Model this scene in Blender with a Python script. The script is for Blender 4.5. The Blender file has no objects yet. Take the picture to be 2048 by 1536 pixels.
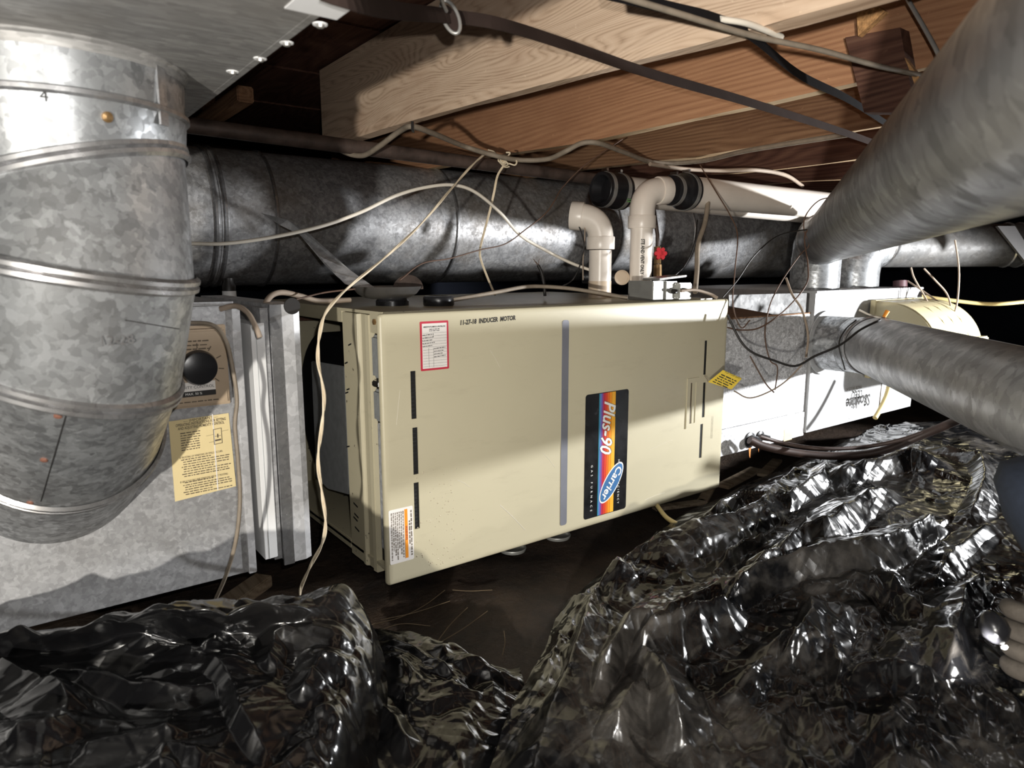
import bpy, bmesh, math, random
import numpy as np
from mathutils import Vector, Matrix, noise
random.seed(7)
SC = bpy.context.scene
COL = SC.collection
# ------------------------------------------------------------------ camera, world, lamps, exposure
W, H, F = 2048, 1536, 1383.4
YAW, PITCH, ROLL = math.radians(36.607), math.radians(-9.491), math.radians(-0.093)
CAM = np.array([-0.5416, -1.1224, 0.5925])
_f = np.array([math.sin(YAW)*math.cos(PITCH), math.cos(YAW)*math.cos(PITCH), math.sin(PITCH)])
_r = np.array([math.cos(YAW), -math.sin(YAW), 0.0])
_u = np.cross(_r, _f)
_r, _u = math.cos(ROLL)*_r+math.sin(ROLL)*_u, -math.sin(ROLL)*_r+math.cos(ROLL)*_u
cd = bpy.data.cameras.new('camera'); cam = bpy.data.objects.new('camera', cd); COL.objects.link(cam)
cd.sensor_width = 36.0; cd.lens = 36.0*F/W; cd.clip_start = 0.02; cd.clip_end = 60
cam.matrix_world = Matrix(((_r[0], _u[0], -_f[0], CAM[0]), (_r[1], _u[1], -_f[1], CAM[1]), (_r[2], _u[2], -_f[2], CAM[2]), (0, 0, 0, 1)))
cd.dof.use_dof = True; cd.dof.focus_distance = 1.5; cd.dof.aperture_fstop = 7.6
SC.camera = cam
wd = bpy.data.worlds.new('world'); SC.world = wd; wd.use_nodes = True
wd.node_tree.nodes['Background'].inputs[0].default_value = (0.75, 0.85, 1.0, 1)
wd.node_tree.nodes['Background'].inputs[1].default_value = 0.010


def lamp(name, loc, aim, power, radius, spread, blend, color=(1, 1, 1)):
    l = bpy.data.lights.new(name, 'SPOT'); l.energy = power; l.shadow_soft_size = radius; l.color = color
    l.spot_size = math.radians(spread); l.spot_blend = blend
    o = bpy.data.objects.new(name, l); COL.objects.link(o); o.location = loc
    o.rotation_euler = (Vector(aim)-Vector(loc)).to_track_quat('-Z', 'Y').to_euler()
    return o


lamp('camera_fill', tuple(CAM+_u*.03+_r*.02), tuple(CAM+_f), 16, .004, 140, .6, (1, .97, .93))  # added fill by the camera to lift dark areas, no real lamp
lamp('hand_lamp', (-1.32, -1.68, 0.38), (.35, .05, .54), 140, 0.02, 84, .55, (1.0, 0.955, 0.87))
lamp('access_lamp', (2.35, -1.05, 0.42), (1.3, .25, .34), 275, 0.03, 86, .5, (0.97, 0.985, 1.0))
SC.view_settings.view_transform = 'Standard'; SC.view_settings.look = 'None'
SC.view_settings.exposure = 0.0; SC.view_settings.gamma = 1.0; SC.view_settings.use_curve_mapping = False


def at(x, y, **k):
    """measured photo point -> world point on the plane X=, Y=, Z= or at forward distance D="""
    v = _r*((x-W/2)/F) - _u*((y-H/2)/F) + _f
    (a, val), = k.items()
    t = val if a == 'D' else (val-CAM['XYZ'.index(a)])/v['XYZ'.index(a)]
    return CAM+v*t


# ------------------------------------------------------------------ materials
MATS = {}


class NT:
    def __init__(s, name):
        s.m = bpy.data.materials.new(name); s.m.use_nodes = True; s.t = s.m.node_tree; s.b = s.t.nodes['Principled BSDF']
        s.tc = s.t.nodes.new('ShaderNodeTexCoord')

    def n(s, kind, **k):
        nd = s.t.nodes.new('ShaderNode'+kind)
        for a, v in k.items():
            if a in nd.inputs: nd.inputs[a].default_value = v
            else: setattr(nd, a, v)
        return nd

    def l(s, a, b): s.t.links.new(a, b)

    def map(s, sc=(1, 1, 1), rot=(0, 0, 0)):
        m = s.n('Mapping'); m.inputs['Scale'].default_value = sc; m.inputs['Rotation'].default_value = rot
        s.l(s.tc.outputs['Object'], m.inputs['Vector']); return m.outputs[0]

    def noise(s, vec, scale, detail=4, rough=.55, dist=0):
        nd = s.n('TexNoise'); nd.inputs['Scale'].default_value = scale; nd.inputs['Detail'].default_value = detail
        nd.inputs['Roughness'].default_value = rough; nd.inputs['Distortion'].default_value = dist
        s.l(vec, nd.inputs['Vector']); return nd.outputs['Fac']

    def ramp(s, fac, stops):
        r = s.n('ValToRGB'); e = r.color_ramp.elements
        while len(e) < len(stops): e.new(.5)
        for i, (p, c) in enumerate(stops):
            e[i].position = p; e[i].color = c if len(c) == 4 else (*c, 1)
        s.l(fac, r.inputs[0]); return r.outputs[0]

    def mix(s, fac, a, b, mode='MIX'):
        m = s.n('Mix', data_type='RGBA', blend_type=mode)
        for v, i in ((fac, 0), (a, 6), (b, 7)):
            if hasattr(v, 'links') or hasattr(v, 'is_linked'): s.l(v, m.inputs[i])
            else: m.inputs[i].default_value = v if i == 0 else (*v, 1) if len(v) == 3 else v
        return m.outputs[2]

    def bump(s, h, strength=.3, dist=.01):
        b = s.n('Bump'); b.inputs['Strength'].default_value = strength; b.inputs['Distance'].default_value = dist
        s.l(h, b.inputs['Height']); s.l(b.outputs[0], s.b.inputs['Normal'])

    def rr(s, fac, lo, hi):
        m = s.n('MapRange'); m.inputs['To Min'].default_value = lo; m.inputs['To Max'].default_value = hi
        s.l(fac, m.inputs['Value']); s.l(m.outputs[0], s.b.inputs['Roughness'])

    def done(s, key, **k):
        for a, v in k.items():
            s.b.inputs[a.replace('_', ' ')].default_value = v
        MATS[key] = s.m; return s.m


def g(v): return (v, v, v)


def galv(key, lo, hi, scale=38, metal=.55, rough=(.32, .5), tint=(1, 1, 1.02), stretch=(1, 1, 1), dirt=.25, dirtcol=(.16, .125, .085)):
    s = NT(key); v = s.map(stretch)
    nd = s.noise(v, 9, 3); mv = s.n('VectorMath', operation='MULTIPLY_ADD'); mv.inputs[1].default_value = (.8/scale,)*3
    cn = s.n('TexNoise'); cn.inputs['Scale'].default_value = scale*1.3; cn.inputs['Detail'].default_value = 4; s.l(v, cn.inputs['Vector'])
    s.l(cn.outputs['Color'], mv.inputs[0]); s.l(v, mv.inputs[2])
    vo = s.n('TexVoronoi', distance='MANHATTAN'); vo.inputs['Scale'].default_value = scale; s.l(mv.outputs[0], vo.inputs['Vector'])
    v2 = s.n('TexVoronoi'); v2.inputs['Scale'].default_value = scale*2.3; s.l(mv.outputs[0], v2.inputs['Vector'])
    sp = s.n('SeparateColor'); s.l(vo.outputs['Color'], sp.inputs[0]); sp2 = s.n('SeparateColor'); s.l(v2.outputs['Color'], sp2.inputs[0])
    ad = s.n('Math', operation='MULTIPLY_ADD'); ad.inputs[1].default_value = .5; s.l(sp2.outputs[0], ad.inputs[0])
    m7 = s.n('Math', operation='MULTIPLY'); m7.inputs[1].default_value = .5; s.l(sp.outputs[0], m7.inputs[0]); s.l(m7.outputs[0], ad.inputs[2])
    c = s.ramp(ad.outputs[0], [(.15, tuple(lo*t for t in tint)), (.6, tuple((lo+hi)/2*t for t in tint)), (.95, tuple(hi*t for t in tint))])
    dn = s.ramp(s.noise(s.map(), 3.5, 6, .65), [(.48, g(0)), (.75, g(dirt*2))])
    c = s.mix(dn, c, dirtcol); s.l(c, s.b.inputs['Base Color'])
    s.rr(ad.outputs[0], rough[1], rough[0])
    s.bump(nd, .06, .01)
    return s.done(key, Metallic=metal)


galv('galv_elbow', .21, .52, 62, .6, (.27, .46), (.97, 1, 1.03), dirt=.12)
galv('galv_duct', .22, .50, 64, .35, (.36, .55), dirt=.4)
galv('galv_box', .28, .48, 80, .3, (.42, .55), dirt=.08)
galv('galv_flange', .46, .74, 46, .3, (.3, .48), dirt=.1)
galv('galv_trunk', .20, .34, 150, .25, (.42, .55), (1, .98, .95), (.18, .6, 1), dirt=.2)
galv('galv_plenum', .40, .47, 26, .12, (.4, .5), (1, 1.01, 1.02), dirt=.06)
galv('galv_coil', .40, .95, 130, .15, (.35, .5), dirt=.05)
galv('galv_pipe', .11, .25, 24, .4, (.34, .5), (1, .99, .97), dirt=.2)
galv('galv_branch', .26, .44, 24, .3, (.36, .52), (1, .995, .985), dirt=.2)
galv('galv_shaded', .06, .11, 40, .15, (.5, .65), (1, 1, 1), dirt=.1)  # galvanized metal darkened in its colour to stand in for shade
galv('galv_bead', .3, .55, 60, .8, (.25, .4), dirt=.3)


def flat(key, col, rough=.5, metal=0, var=.12, sc=14, bump=.03, **k):
    s = NT(key); n = s.noise(s.map(), sc, 5, .6)
    lo = tuple(c*(1-var) for c in col); hi = tuple(min(1, c*(1+var)) for c in col)
    s.l(s.ramp(n, [(.3, lo), (.7, hi)]), s.b.inputs['Base Color'])
    if bump: s.bump(n, bump, .01)
    return s.done(key, Roughness=rough, Metallic=metal, **k)


def beige(key, col, chips):
    s = NT(key); v = s.map()
    c = s.ramp(s.noise(v, 5, 4), [(.3, tuple(x*.95 for x in col)), (.7, col)])
    sm = s.ramp(s.noise(s.map((2, 2, 9)), 5, 8, .7), [(.56, g(0)), (.8, g(.18))])
    c = s.mix(sm, c, (.24, .20, .13))
    ch = s.ramp(s.noise(v, 55, 5, .6), [(chips, g(0)), (chips+.03, g(1))])
    c = s.mix(ch, c, (.05, .04, .03)); s.l(c, s.b.inputs['Base Color'])
    s.bump(s.noise(v, 400, 2), .025, .002)
    return s.done(key, Roughness=.38, Specular_IOR_Level=.45)


beige('beige_door', (.56, .508, .36), .74)
beige('beige_casing', (.56, .508, .36), .675)
beige('beige_plastic', (.52, .45, .27), .8)


def wood(key, a, b, dark, gscale=16, stain=(.2, .1, .05), fig=1.0, ofs=0.0):
    s = NT(key); v = s.map()
    # growth-ring figure: distance field stretched along the board, pulled round a few knots
    m0 = s.n('Mapping'); m0.inputs['Scale'].default_value = (1, .16, 1); m0.inputs['Location'].default_value = (ofs, ofs, ofs); s.l(s.tc.outputs['Object'], m0.inputs['Vector'])
    big = s.noise(m0.outputs[0], 5.5, 2, .4, .6*fig)
    mul = s.n('Math', operation='MULTIPLY'); mul.inputs[1].default_value = 40*fig; s.l(big, mul.inputs[0])
    sep = s.n('SeparateXYZ'); s.l(v, sep.inputs[0])
    z = s.n('Math', operation='MULTIPLY_ADD'); z.inputs[1].default_value = 90; s.l(sep.outputs[2], z.inputs[0]); s.l(mul.outputs[0], z.inputs[2])
    fr = s.n('Math', operation='PINGPONG'); fr.inputs[1].default_value = .5; s.l(z.outputs[0], fr.inputs[0])
    fine = s.noise(s.map((1, .03, 1)), gscale*9, 5, .6, .4)
    mx = s.n('Mix', data_type='FLOAT'); mx.inputs[0].default_value = .55; s.l(fr.outputs[0], mx.inputs[2]); s.l(fine, mx.inputs[3])
    c = s.ramp(mx.outputs[0], [(.22, dark), (.36, a), (.6, b)])
    st = s.ramp(s.noise(s.map((1, .5, 1)), 5, 6, .65), [(.48, g(0)), (.72, g(.6))])
    c = s.mix(st, c, stain)
    sp = s.ramp(s.noise(s.map((1, .7, 1)), 120, 3), [(.66, g(0)), (.74, g(.3))]); c = s.mix(sp, c, tuple(min(1, x*1.4) for x in b))
    s.l(c, s.b.inputs['Base Color']); s.bump(mx.outputs[0], .3, .003)
    return s.done(key, Roughness=.78, Specular_IOR_Level=.2)


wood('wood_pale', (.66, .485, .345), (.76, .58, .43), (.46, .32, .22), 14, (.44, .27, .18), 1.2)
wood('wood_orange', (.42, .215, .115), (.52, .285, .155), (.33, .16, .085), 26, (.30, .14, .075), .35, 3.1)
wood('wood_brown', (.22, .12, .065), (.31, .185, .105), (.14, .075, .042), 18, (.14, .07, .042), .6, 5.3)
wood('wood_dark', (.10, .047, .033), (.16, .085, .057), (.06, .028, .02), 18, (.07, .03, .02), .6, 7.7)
wood('joist_edge', (.44, .31, .18), (.56, .42, .26), (.26, .16, .08), 30, (.24, .13, .07), .3, 9.1)  # pale sawn undersides, with lamp light from below put into the colour
wood('wood_scrap', (.22, .17, .12), (.30, .25, .18), (.12, .09, .06), 20, (.14, .08, .05), .4, 2.2)
flat('sawn_end', (.50, .27, .11), .85, var=.4, sc=160, bump=.4)
flat('iron_pipe', (.085, .06, .05), .55, .3, .5, 22, .15)
flat('pvc', (.80, .73, .65), .32, 0, .05, 9)
flat('pvc_stain', (.62, .50, .37), .4, 0, .12, 12)
flat('rubber', (.012, .012, .014), .35, 0, .2)
flat('chrome', (.62, .62, .62), .22, 1, .05)
flat('steel', (.40, .39, .37), .34, .55, .15, 30, .1)
flat('dish_steel', (.26, .25, .24), .3, .8, .15, 30, .1)
flat('box_steel', (.36, .36, .34), .42, .5, .15, 20)
flat('black_plastic', (.015, .015, .017), .28, 0, .1)
flat('black', (.006, .006, .006), .8, 0, .1)
flat('ink', (.02, .018, .017), .7, 0, .1, bump=0)
flat('ink_brown', (.10, .075, .05), .7, 0, .1, bump=0)
flat('ink_red', (.35, .06, .03), .7, 0, .1, bump=0)
flat('white_paint', (.80, .80, .80), .5, 0, .03)
flat('white_print', (.86, .85, .82), .45, 0, .03, bump=0)
flat('paper_white', (.80, .76, .72), .6, 0, .04, bump=0)
flat('paper_yellow', (.76, .62, .33), .6, 0, .06, 10)
flat('tag_yellow', (.80, .58, .05), .5, 0, .05)
flat('red_border', (.52, .03, .06), .5, 0, .08, bump=0)
flat('orange_print', (.86, .30, .02), .5, 0, .04, bump=0)
flat('badge_black', (.013, .013, .014), .25, 0, .6, 30)
flat('badge_teal', (.03, .22, .30), .35, 0, .1, bump=0)
flat('badge_blue', (.10, .20, .48), .35, 0, .1, bump=0)
flat('badge_purple', (.20, .08, .32), .35, 0, .1, bump=0)
flat('badge_crimson', (.50, .03, .06), .35, 0, .1, bump=0)
flat('badge_red', (.68, .06, .03), .35, 0, .1, bump=0)
flat('badge_vermilion', (.78, .15, .02), .35, 0, .1, bump=0)
flat('badge_orange', (.86, .30, .02), .35, 0, .1, bump=0)
flat('badge_gold', (.90, .45, .04), .35, 0, .1, bump=0)
flat('logo_blue', (.055, .17, .38), .35, 0, .08, bump=0)
flat('grey_strip', (.24, .245, .28), .4, .3, .08)
flat('grey_foam', (.26, .27, .27), .8, 0, .12, 60, .2)
flat('foil_insulation', (.75, .76, .78), .4, .5, .25, 90, .4)
flat('grey_felt', (.46, .48, .49), .75, .1, .12, 50, .1)
flat('humidistat_case', (.42, .32, .22), .5, 0, .05)
flat('cord_cream', (.78, .66, .48), .5, 0, .08)
flat('cord_white', (.80, .74, .64), .45, 0, .08)
flat('cord_grey', (.25, .205, .155), .65, 0, .2, 40)
flat('cord_brown', (.10, .055, .035), .55, 0, .2)
flat('cord_black', (.015, .013, .012), .5, 0, .2)
flat('cord_dim', (.33, .26, .2), .6, 0, .15)
flat('strap_brown', (.03, .02, .017), .85, 0, .2, Specular_IOR_Level=.1)
flat('strap_black', (.010, .009, .010), .85, 0, .2, Specular_IOR_Level=.1)
flat('lineset', (.055, .034, .028), .5, .1, .3, 25)
flat('brass', (.26, .16, .07), .4, .6, .25, 40)
flat('copper_red', (.62, .03, .04), .4, 0, .12)
flat('tube_yellow', (.72, .58, .27), .45, 0, .08)
flat('rust', (.55, .20, .04), .8, 0, .4, 60)
flat('rivet', (.28, .13, .09), .6, .3, .3, 60)
flat('navy_cloth', (.028, .038, .062), .85, 0, .15, 60, .1)
flat('glove', (.10, .085, .07), .8, 0, .2, 60, .2)
flat('skin', (.45, .27, .19), .6)
flat('wall_dark', (.016, .02, .034), .9, 0, .3, 4, .2)
flat('concrete', (.22, .21, .2), .9, 0, .2, 30, .3)
flat('straw', (.12, .085, .05), .8, 0, .2)
s = NT('drop'); s.done('drop', Base_Color=(.56, .50, .375, 1), Roughness=.08, Specular_IOR_Level=.8)
s = NT('led'); s.done('led', Base_Color=(1, 1, 1, 1), Emission_Color=(1, .97, .9, 1), Emission_Strength=9)


def plastic_sheet(key, dustamt, bs):
    s = NT(key); v = s.map()
    d = s.ramp(s.noise(v, 5.5, 8, .62), [(.5, g(0)), (.8, g(dustamt))])
    st = s.ramp(s.noise(s.map((3, 14, 3), (0, 0, .6)), 5, 3, .5), [(.55, g(0)), (.85, g(dustamt*.7))])
    dd = s.mix(1.0, d, st, 'ADD')
    s.l(s.mix(dd, (.0045, .0045, .005), (.15, .135, .118)), s.b.inputs['Base Color'])
    s.rr(dd, .17, .46)
    wn = s.noise(v, 4.5, 3, .5); acc = None; rd = random.Random(len(key))
    for k in range(6):                                    # sharp creases with flat facets between them
        q = rd.uniform(0, 3.14); f_ = (11, 17, 26, 38, 55, 70)[k]
        dt = s.n('VectorMath', operation='DOT_PRODUCT'); dt.inputs[1].default_value = (f_*math.cos(q), f_*math.sin(q), f_*.5); s.l(v, dt.inputs[0])
        m_ = s.n('Math', operation='MULTIPLY_ADD'); m_.inputs[1].default_value = rd.uniform(1.0, 2.2); s.l(wn, m_.inputs[0]); s.l(dt.outputs['Value'], m_.inputs[2])
        pp = s.n('Math', operation='PINGPONG'); pp.inputs[1].default_value = 1; s.l(m_.outputs[0], pp.inputs[0])
        mk = s.ramp(s.noise(s.map((1, 1, 1), (0, 0, k*.9)), 3.2+k, 2), [(.42, g(0)), (.62, g(11.0/f_))])
        pr = s.n('Math', operation='MULTIPLY'); s.l(pp.outputs[0], pr.inputs[0]); s.l(mk, pr.inputs[1])
        if acc is None: acc = pr.outputs[0]
        else:
            ad = s.n('Math', operation='ADD'); s.l(acc, ad.inputs[0]); s.l(pr.outputs[0], ad.inputs[1]); acc = ad.outputs[0]
    s.bump(acc, bs, .03)
    return s.done(key, Specular_IOR_Level=.95)


plastic_sheet('sheet_right', .6, .34)
plastic_sheet('sheet_left', .07, .22)
s = NT('dirt'); n = s.noise(s.map(), 11, 9, .7)
s.l(s.ramp(n, [(.3, (.012, .008, .006)), (.55, (.045, .028, .018)), (.8, (.09, .058, .036))]), s.b.inputs['Base Color'])
s.bump(s.noise(s.map(), 60, 8, .7), .8, .02); s.done('dirt', Roughness=.55, Specular_IOR_Level=.4)

# ------------------------------------------------------------------ geometry helpers
V = lambda *a: np.array(a, float)


class MB:
    def __init__(s): s.v = []; s.f = []

    def add(s, vs, fs):
        b = len(s.v); s.v += [tuple(map(float, p)) for p in vs]; s.f += [tuple(b+i for i in f) for f in fs]; return s

    def box(s, a, b):
        (x0, y0, z0), (x1, y1, z1) = a, b
        return s.add([(x0, y0, z0), (x1, y0, z0), (x1, y1, z0), (x0, y1, z0), (x0, y0, z1), (x1, y0, z1), (x1, y1, z1), (x0, y1, z1)],
                     [(0, 3, 2, 1), (4, 5, 6, 7), (0, 1, 5, 4), (1, 2, 6, 5), (2, 3, 7, 6), (3, 0, 4, 7)])

    def obox(s, c, u, v, w):      # centre and three half-axis vectors
        c, u, v, w = map(lambda q: np.array(q, float), (c, u, v, w))
        P = [c-u-v-w, c+u-v-w, c+u+v-w, c-u+v-w, c-u-v+w, c+u-v+w, c+u+v+w, c-u+v+w]
        return s.add(P, [(0, 3, 2, 1), (4, 5, 6, 7), (0, 1, 5, 4), (1, 2, 6, 5), (2, 3, 7, 6), (3, 0, 4, 7)])

    def prism(s, poly, ext):      # planar polygon of 3-D points, extruded by a vector
        n = len(poly); e = np.array(ext, float); P = [np.array(p, float) for p in poly]
        return s.add(P+[p+e for p in P], [tuple(range(n))[::-1], tuple(range(n, 2*n))]+[(i, (i+1) % n, n+(i+1) % n, n+i) for i in range(n)])

    def loft(s, rings, cap=True, closed=True):
        n = len(rings[0]); b = len(s.v)
        for r in rings: s.v += [tuple(map(float, p)) for p in r]
        for k in range(len(rings)-1):
            for i in range(n if closed else n-1):
                j = (i+1) % n; s.f.append((b+k*n+i, b+k*n+j, b+(k+1)*n+j, b+(k+1)*n+i))
        if cap:
            s.f.append(tuple(b+i for i in range(n))[::-1]); s.f.append(tuple(b+(len(rings)-1)*n+i for i in range(n)))
        return s

    def tube(s, path, r, n=10, cap=True, flatn=None):
        P = [np.array(p, float) for p in path]; R = r if hasattr(r, '__len__') else [r]*len(P)
        rings = []; up = None
        for i, p in enumerate(P):
            t = P[min(i+1, len(P)-1)]-P[max(i-1, 0)]; t = t/(np.linalg.norm(t)+1e-12)
            if up is None:
                up = np.array([0, 0, 1.]) if abs(t[2]) < .9 else np.array([1., 0, 0])
            a = np.cross(t, up); a /= np.linalg.norm(a)+1e-12; up = np.cross(a, t)
            rings.append([p+R[i]*(a*math.cos(q)+up*math.sin(q)) for q in [2*math.pi*k/n for k in range(n)]])
        return s.loft(rings, cap)

    def lathe(s, c, axis, prof, n=32, cap=True):
        c = np.array(c, float); ax = np.array(axis, float); ax /= np.linalg.norm(ax)
        a = np.cross(ax, [0, 0, 1.] if abs(ax[2]) < .9 else [1., 0, 0]); a /= np.linalg.norm(a); b = np.cross(ax, a)
        return s.loft([[c+ax*h+r*(a*math.cos(q)+b*math.sin(q)) for q in [2*math.pi*k/n for k in range(n)]] for h, r in prof], cap)

    def build(s, name, mat, parent=None, smooth=None, bevel=0, kind=None):
        me = bpy.data.meshes.new(name); off = V(0, 0, 0); q = parent
        while q is not None: off = off+np.array(q.location); q = q.parent
        me.from_pydata([tuple(np.array(p)-off) for p in s.v], [], s.f); me.update()
        bm = bmesh.new(); bm.from_mesh(me); bmesh.ops.recalc_face_normals(bm, faces=bm.faces)
        if bevel: bmesh.ops.bevel(bm, geom=bm.edges[:], offset=bevel, segments=2, affect='EDGES', clamp_overlap=True)
        bm.to_mesh(me); bm.free()
        if mat: me.materials.append(MATS[mat])
        o = bpy.data.objects.new(name, me); COL.objects.link(o); o.parent = parent
        if smooth is not None:
            me.polygons.foreach_set('use_smooth', [True]*len(me.polygons))
            try: me.set_sharp_from_angle(angle=math.radians(smooth))
            except Exception: pass
        if kind: o['kind'] = kind
        return o


def tag(o, label=None, cat=None, group=None, kind=None):
    if label: o['label'] = label
    if cat: o['category'] = cat
    if group: o['group'] = group
    if kind: o['kind'] = kind
    return o


def thing(name, label, cat, loc=(0, 0, 0), group=None):
    o = bpy.data.objects.new(name, None); COL.objects.link(o); o.location = tuple(map(float, loc)); o.empty_display_size = .05
    return tag(o, label, cat, group)


def spline(P, sub=8):
    P = [np.array(p, float) for p in P]; Q = [2*P[0]-P[1]]+P+[2*P[-1]-P[-2]]; out = []
    for i in range(1, len(Q)-2):
        a, b, c, d = Q[i-1:i+3]
        for k in range(sub):
            t = k/sub; out.append(.5*((2*b)+(c-a)*t+(2*a-5*b+4*c-d)*t*t+(3*b-a-3*c+d)*t**3))
    out.append(P[-1]); return out


def pts(L, D=None):              # (x, y, forward distance) measurements -> world points
    return [at(p[0], p[1], **({'Z': p[2]} if len(p) > 3 else {'D': p[2] if len(p) > 2 else D})) for p in L]


def cord(name, label, cat, L, r, mat, D=None, sub=8, n=7, group=None):
    return tag(MB().tube(spline(pts(L, D), sub), r, n).build(name, mat, None, 60), label, cat, group)


def text(txt, size, loc, u, v, mat, parent, name='lettering', align='CENTER', off=.0006, sx=1.0, space=1.0, shear=0.0, bold=0.0):
    cu = bpy.data.curves.new('t', 'FONT'); cu.body = txt; cu.size = size; cu.align_x = align; cu.align_y = 'CENTER'
    cu.space_character = space; cu.shear = shear; cu.resolution_u = 2; cu.offset = bold
    ob = bpy.data.objects.new('t', cu); COL.objects.link(ob)
    bpy.context.view_layer.update()
    me = bpy.data.meshes.new_from_object(ob.evaluated_get(bpy.context.evaluated_depsgraph_get()))
    u = np.array(u, float); v = np.array(v, float); u /= np.linalg.norm(u); v /= np.linalg.norm(v); nrm = np.cross(u, v); loc = np.array(loc, float)
    m = MB(); m.add([loc+u*p.co.x*sx+v*p.co.y+nrm*off for p in me.vertices], [tuple(p.vertices) for p in me.polygons])
    bpy.data.objects.remove(ob); bpy.data.curves.remove(cu); bpy.data.meshes.remove(me)
    return m.build(name, mat, parent)


def lines(mb, loc, u, v, length, h, off=.0006, seed=0):   # one row of print too small to read: word-long bars
    rnd = random.Random(seed); u = np.array(u, float); v = np.array(v, float); nrm = np.cross(u, v); x = 0
    while x < length-h:
        w = min(rnd.uniform(1.2, 5)*h, length-x); a = np.array(loc, float)+nrm*off
        mb.add([a+u*x, a+u*(x+w), a+u*(x+w)+v*h*rnd.uniform(.7, 1), a+u*x+v*h*rnd.uniform(.7, 1)], [(0, 1, 2, 3)]); x += w+h*.75
    return mb


def rrect(u0, u1, v0, v1, r, k=4):
    out = []
    for cx, cy, a0 in ((u1-r, v1-r, 0), (u0+r, v1-r, 90), (u0+r, v0+r, 180), (u1-r, v0+r, 270)):
        out += [(cx+r*math.cos(math.radians(a0+90*i/k)), cy+r*math.sin(math.radians(a0+90*i/k))) for i in range(k+1)]
    return out


def decal(poly, y, mat, parent, name, t=.0006):           # thin sticker on a front (X-Z) face
    return MB().prism([(a, y, b) for a, b in poly], (0, -t, 0)).build(name, mat, parent)


# ------------------------------------------------------------------ the setting
GZ = -0.06


def hnoise(x, y, s, seed=0): return noise.noise(Vector((x*s+seed*7.3, y*s-seed*3.1, seed*1.7)))


N = 150; xs = np.linspace(-2.5, 4.5, N); ys = np.linspace(-2.6, 3.2, N); vs = []
for y in ys:
    for x in xs:
        vs.append((x, y, GZ+.022*hnoise(x, y, 2.3)+.012*hnoise(x, y, 8, 2)+.006*hnoise(x, y, 22, 3)-.008))
tag(MB().add(vs, [(j*N+i, j*N+i+1, j*N+N+i+1, j*N+N+i) for j in range(N-1) for i in range(N-1)]).build('floor', 'dirt', None, 80), kind='structure')
tag(MB().box((-2.6, 3.2, -.2), (4.6, 3.35, 1.2)).build('wall_back', 'wall_dark'), kind='structure')
tag(MB().box((4.5, -2.7, -.2), (4.65, 3.35, 1.2)).build('wall_right', 'wall_dark'), kind='structure')
tag(MB().box((-2.65, -2.7, -.2), (-2.5, 3.35, 1.2)).build('wall_left', 'wall_dark'), kind='structure')
ce = thing('ceiling', None, None, (0, 0, 1.14)); ce['kind'] = 'structure'
for i in range(40):
    y0 = -2.6+i*.145
    MB().box((-2.5, y0, 1.137+.002*(i % 3)), (4.5, y0+.141, 1.16)).build('plank', 'wood_dark', ce)

JX = [.245+.406*k for k in range(8)]
JL = ['nearest floor joist, pale weathered wood with knots, beside the sheet metal trunk', 'second floor joist, smooth orange brown wood behind the pale one',
      'third floor joist, brown with a pale lower edge, above the white plumbing pipes', 'fourth floor joist, dark red brown with a bright lower edge',
      'fifth floor joist, dark wood behind the near round duct', 'sixth floor joist, dark, mostly behind the near round duct', 'seventh floor joist in the dark at right', 'eighth floor joist in the dark at far right']
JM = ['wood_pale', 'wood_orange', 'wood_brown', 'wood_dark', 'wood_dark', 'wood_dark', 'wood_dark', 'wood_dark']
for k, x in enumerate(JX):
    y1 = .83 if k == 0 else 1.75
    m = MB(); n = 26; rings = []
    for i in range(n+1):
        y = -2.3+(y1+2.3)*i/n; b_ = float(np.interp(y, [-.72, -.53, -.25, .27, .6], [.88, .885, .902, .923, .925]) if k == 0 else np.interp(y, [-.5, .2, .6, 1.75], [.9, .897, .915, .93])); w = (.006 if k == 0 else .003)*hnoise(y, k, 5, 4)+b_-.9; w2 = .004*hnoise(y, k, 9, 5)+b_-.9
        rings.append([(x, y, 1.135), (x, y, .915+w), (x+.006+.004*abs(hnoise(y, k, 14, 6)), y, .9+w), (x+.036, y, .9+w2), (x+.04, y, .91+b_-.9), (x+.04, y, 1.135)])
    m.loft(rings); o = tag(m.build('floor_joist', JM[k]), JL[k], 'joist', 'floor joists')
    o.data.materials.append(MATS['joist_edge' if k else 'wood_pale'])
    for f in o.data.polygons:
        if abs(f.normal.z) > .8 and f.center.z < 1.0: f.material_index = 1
a = at(508, 193, X=.02)
tag(MB().box((-.02, a[1], a[2]-.016), (.02, a[1]+.45, a[2]+.022)).box((-.019, a[1]+.35, a[2]), (.019, a[1]+.44, 1.137)).build('joist_stub', 'wood_brown', bevel=.003), 'short dark wood stub in the gap right of the sheet metal trunk', 'joist')
# blocking and bracing between the right joists
tag(MB().prism([at(1690, 75, X=.60), at(1800, 55, X=.60), at(1830, 225, X=.60), at(1728, 225, X=.60)], (.03, 0, 0)).build('bridging_board', 'wood_dark'), 'dark diagonal bridging board between the right joists', 'board')
for L, lab in (([(1713, 25), (1755, 12), (1770, 22), (1716, 72)], 'sawn orange end of upper bridging piece near top right'), ([(1809, 115), (1843, 160), (1838, 192)], 'small sawn orange wedge of bridging beside the near round duct')):
    tag(MB().prism([at(*q, X=.585) for q in L], (.013, 0, 0)).build('bridging_end', 'sawn_end'), lab, 'wood')

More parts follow.
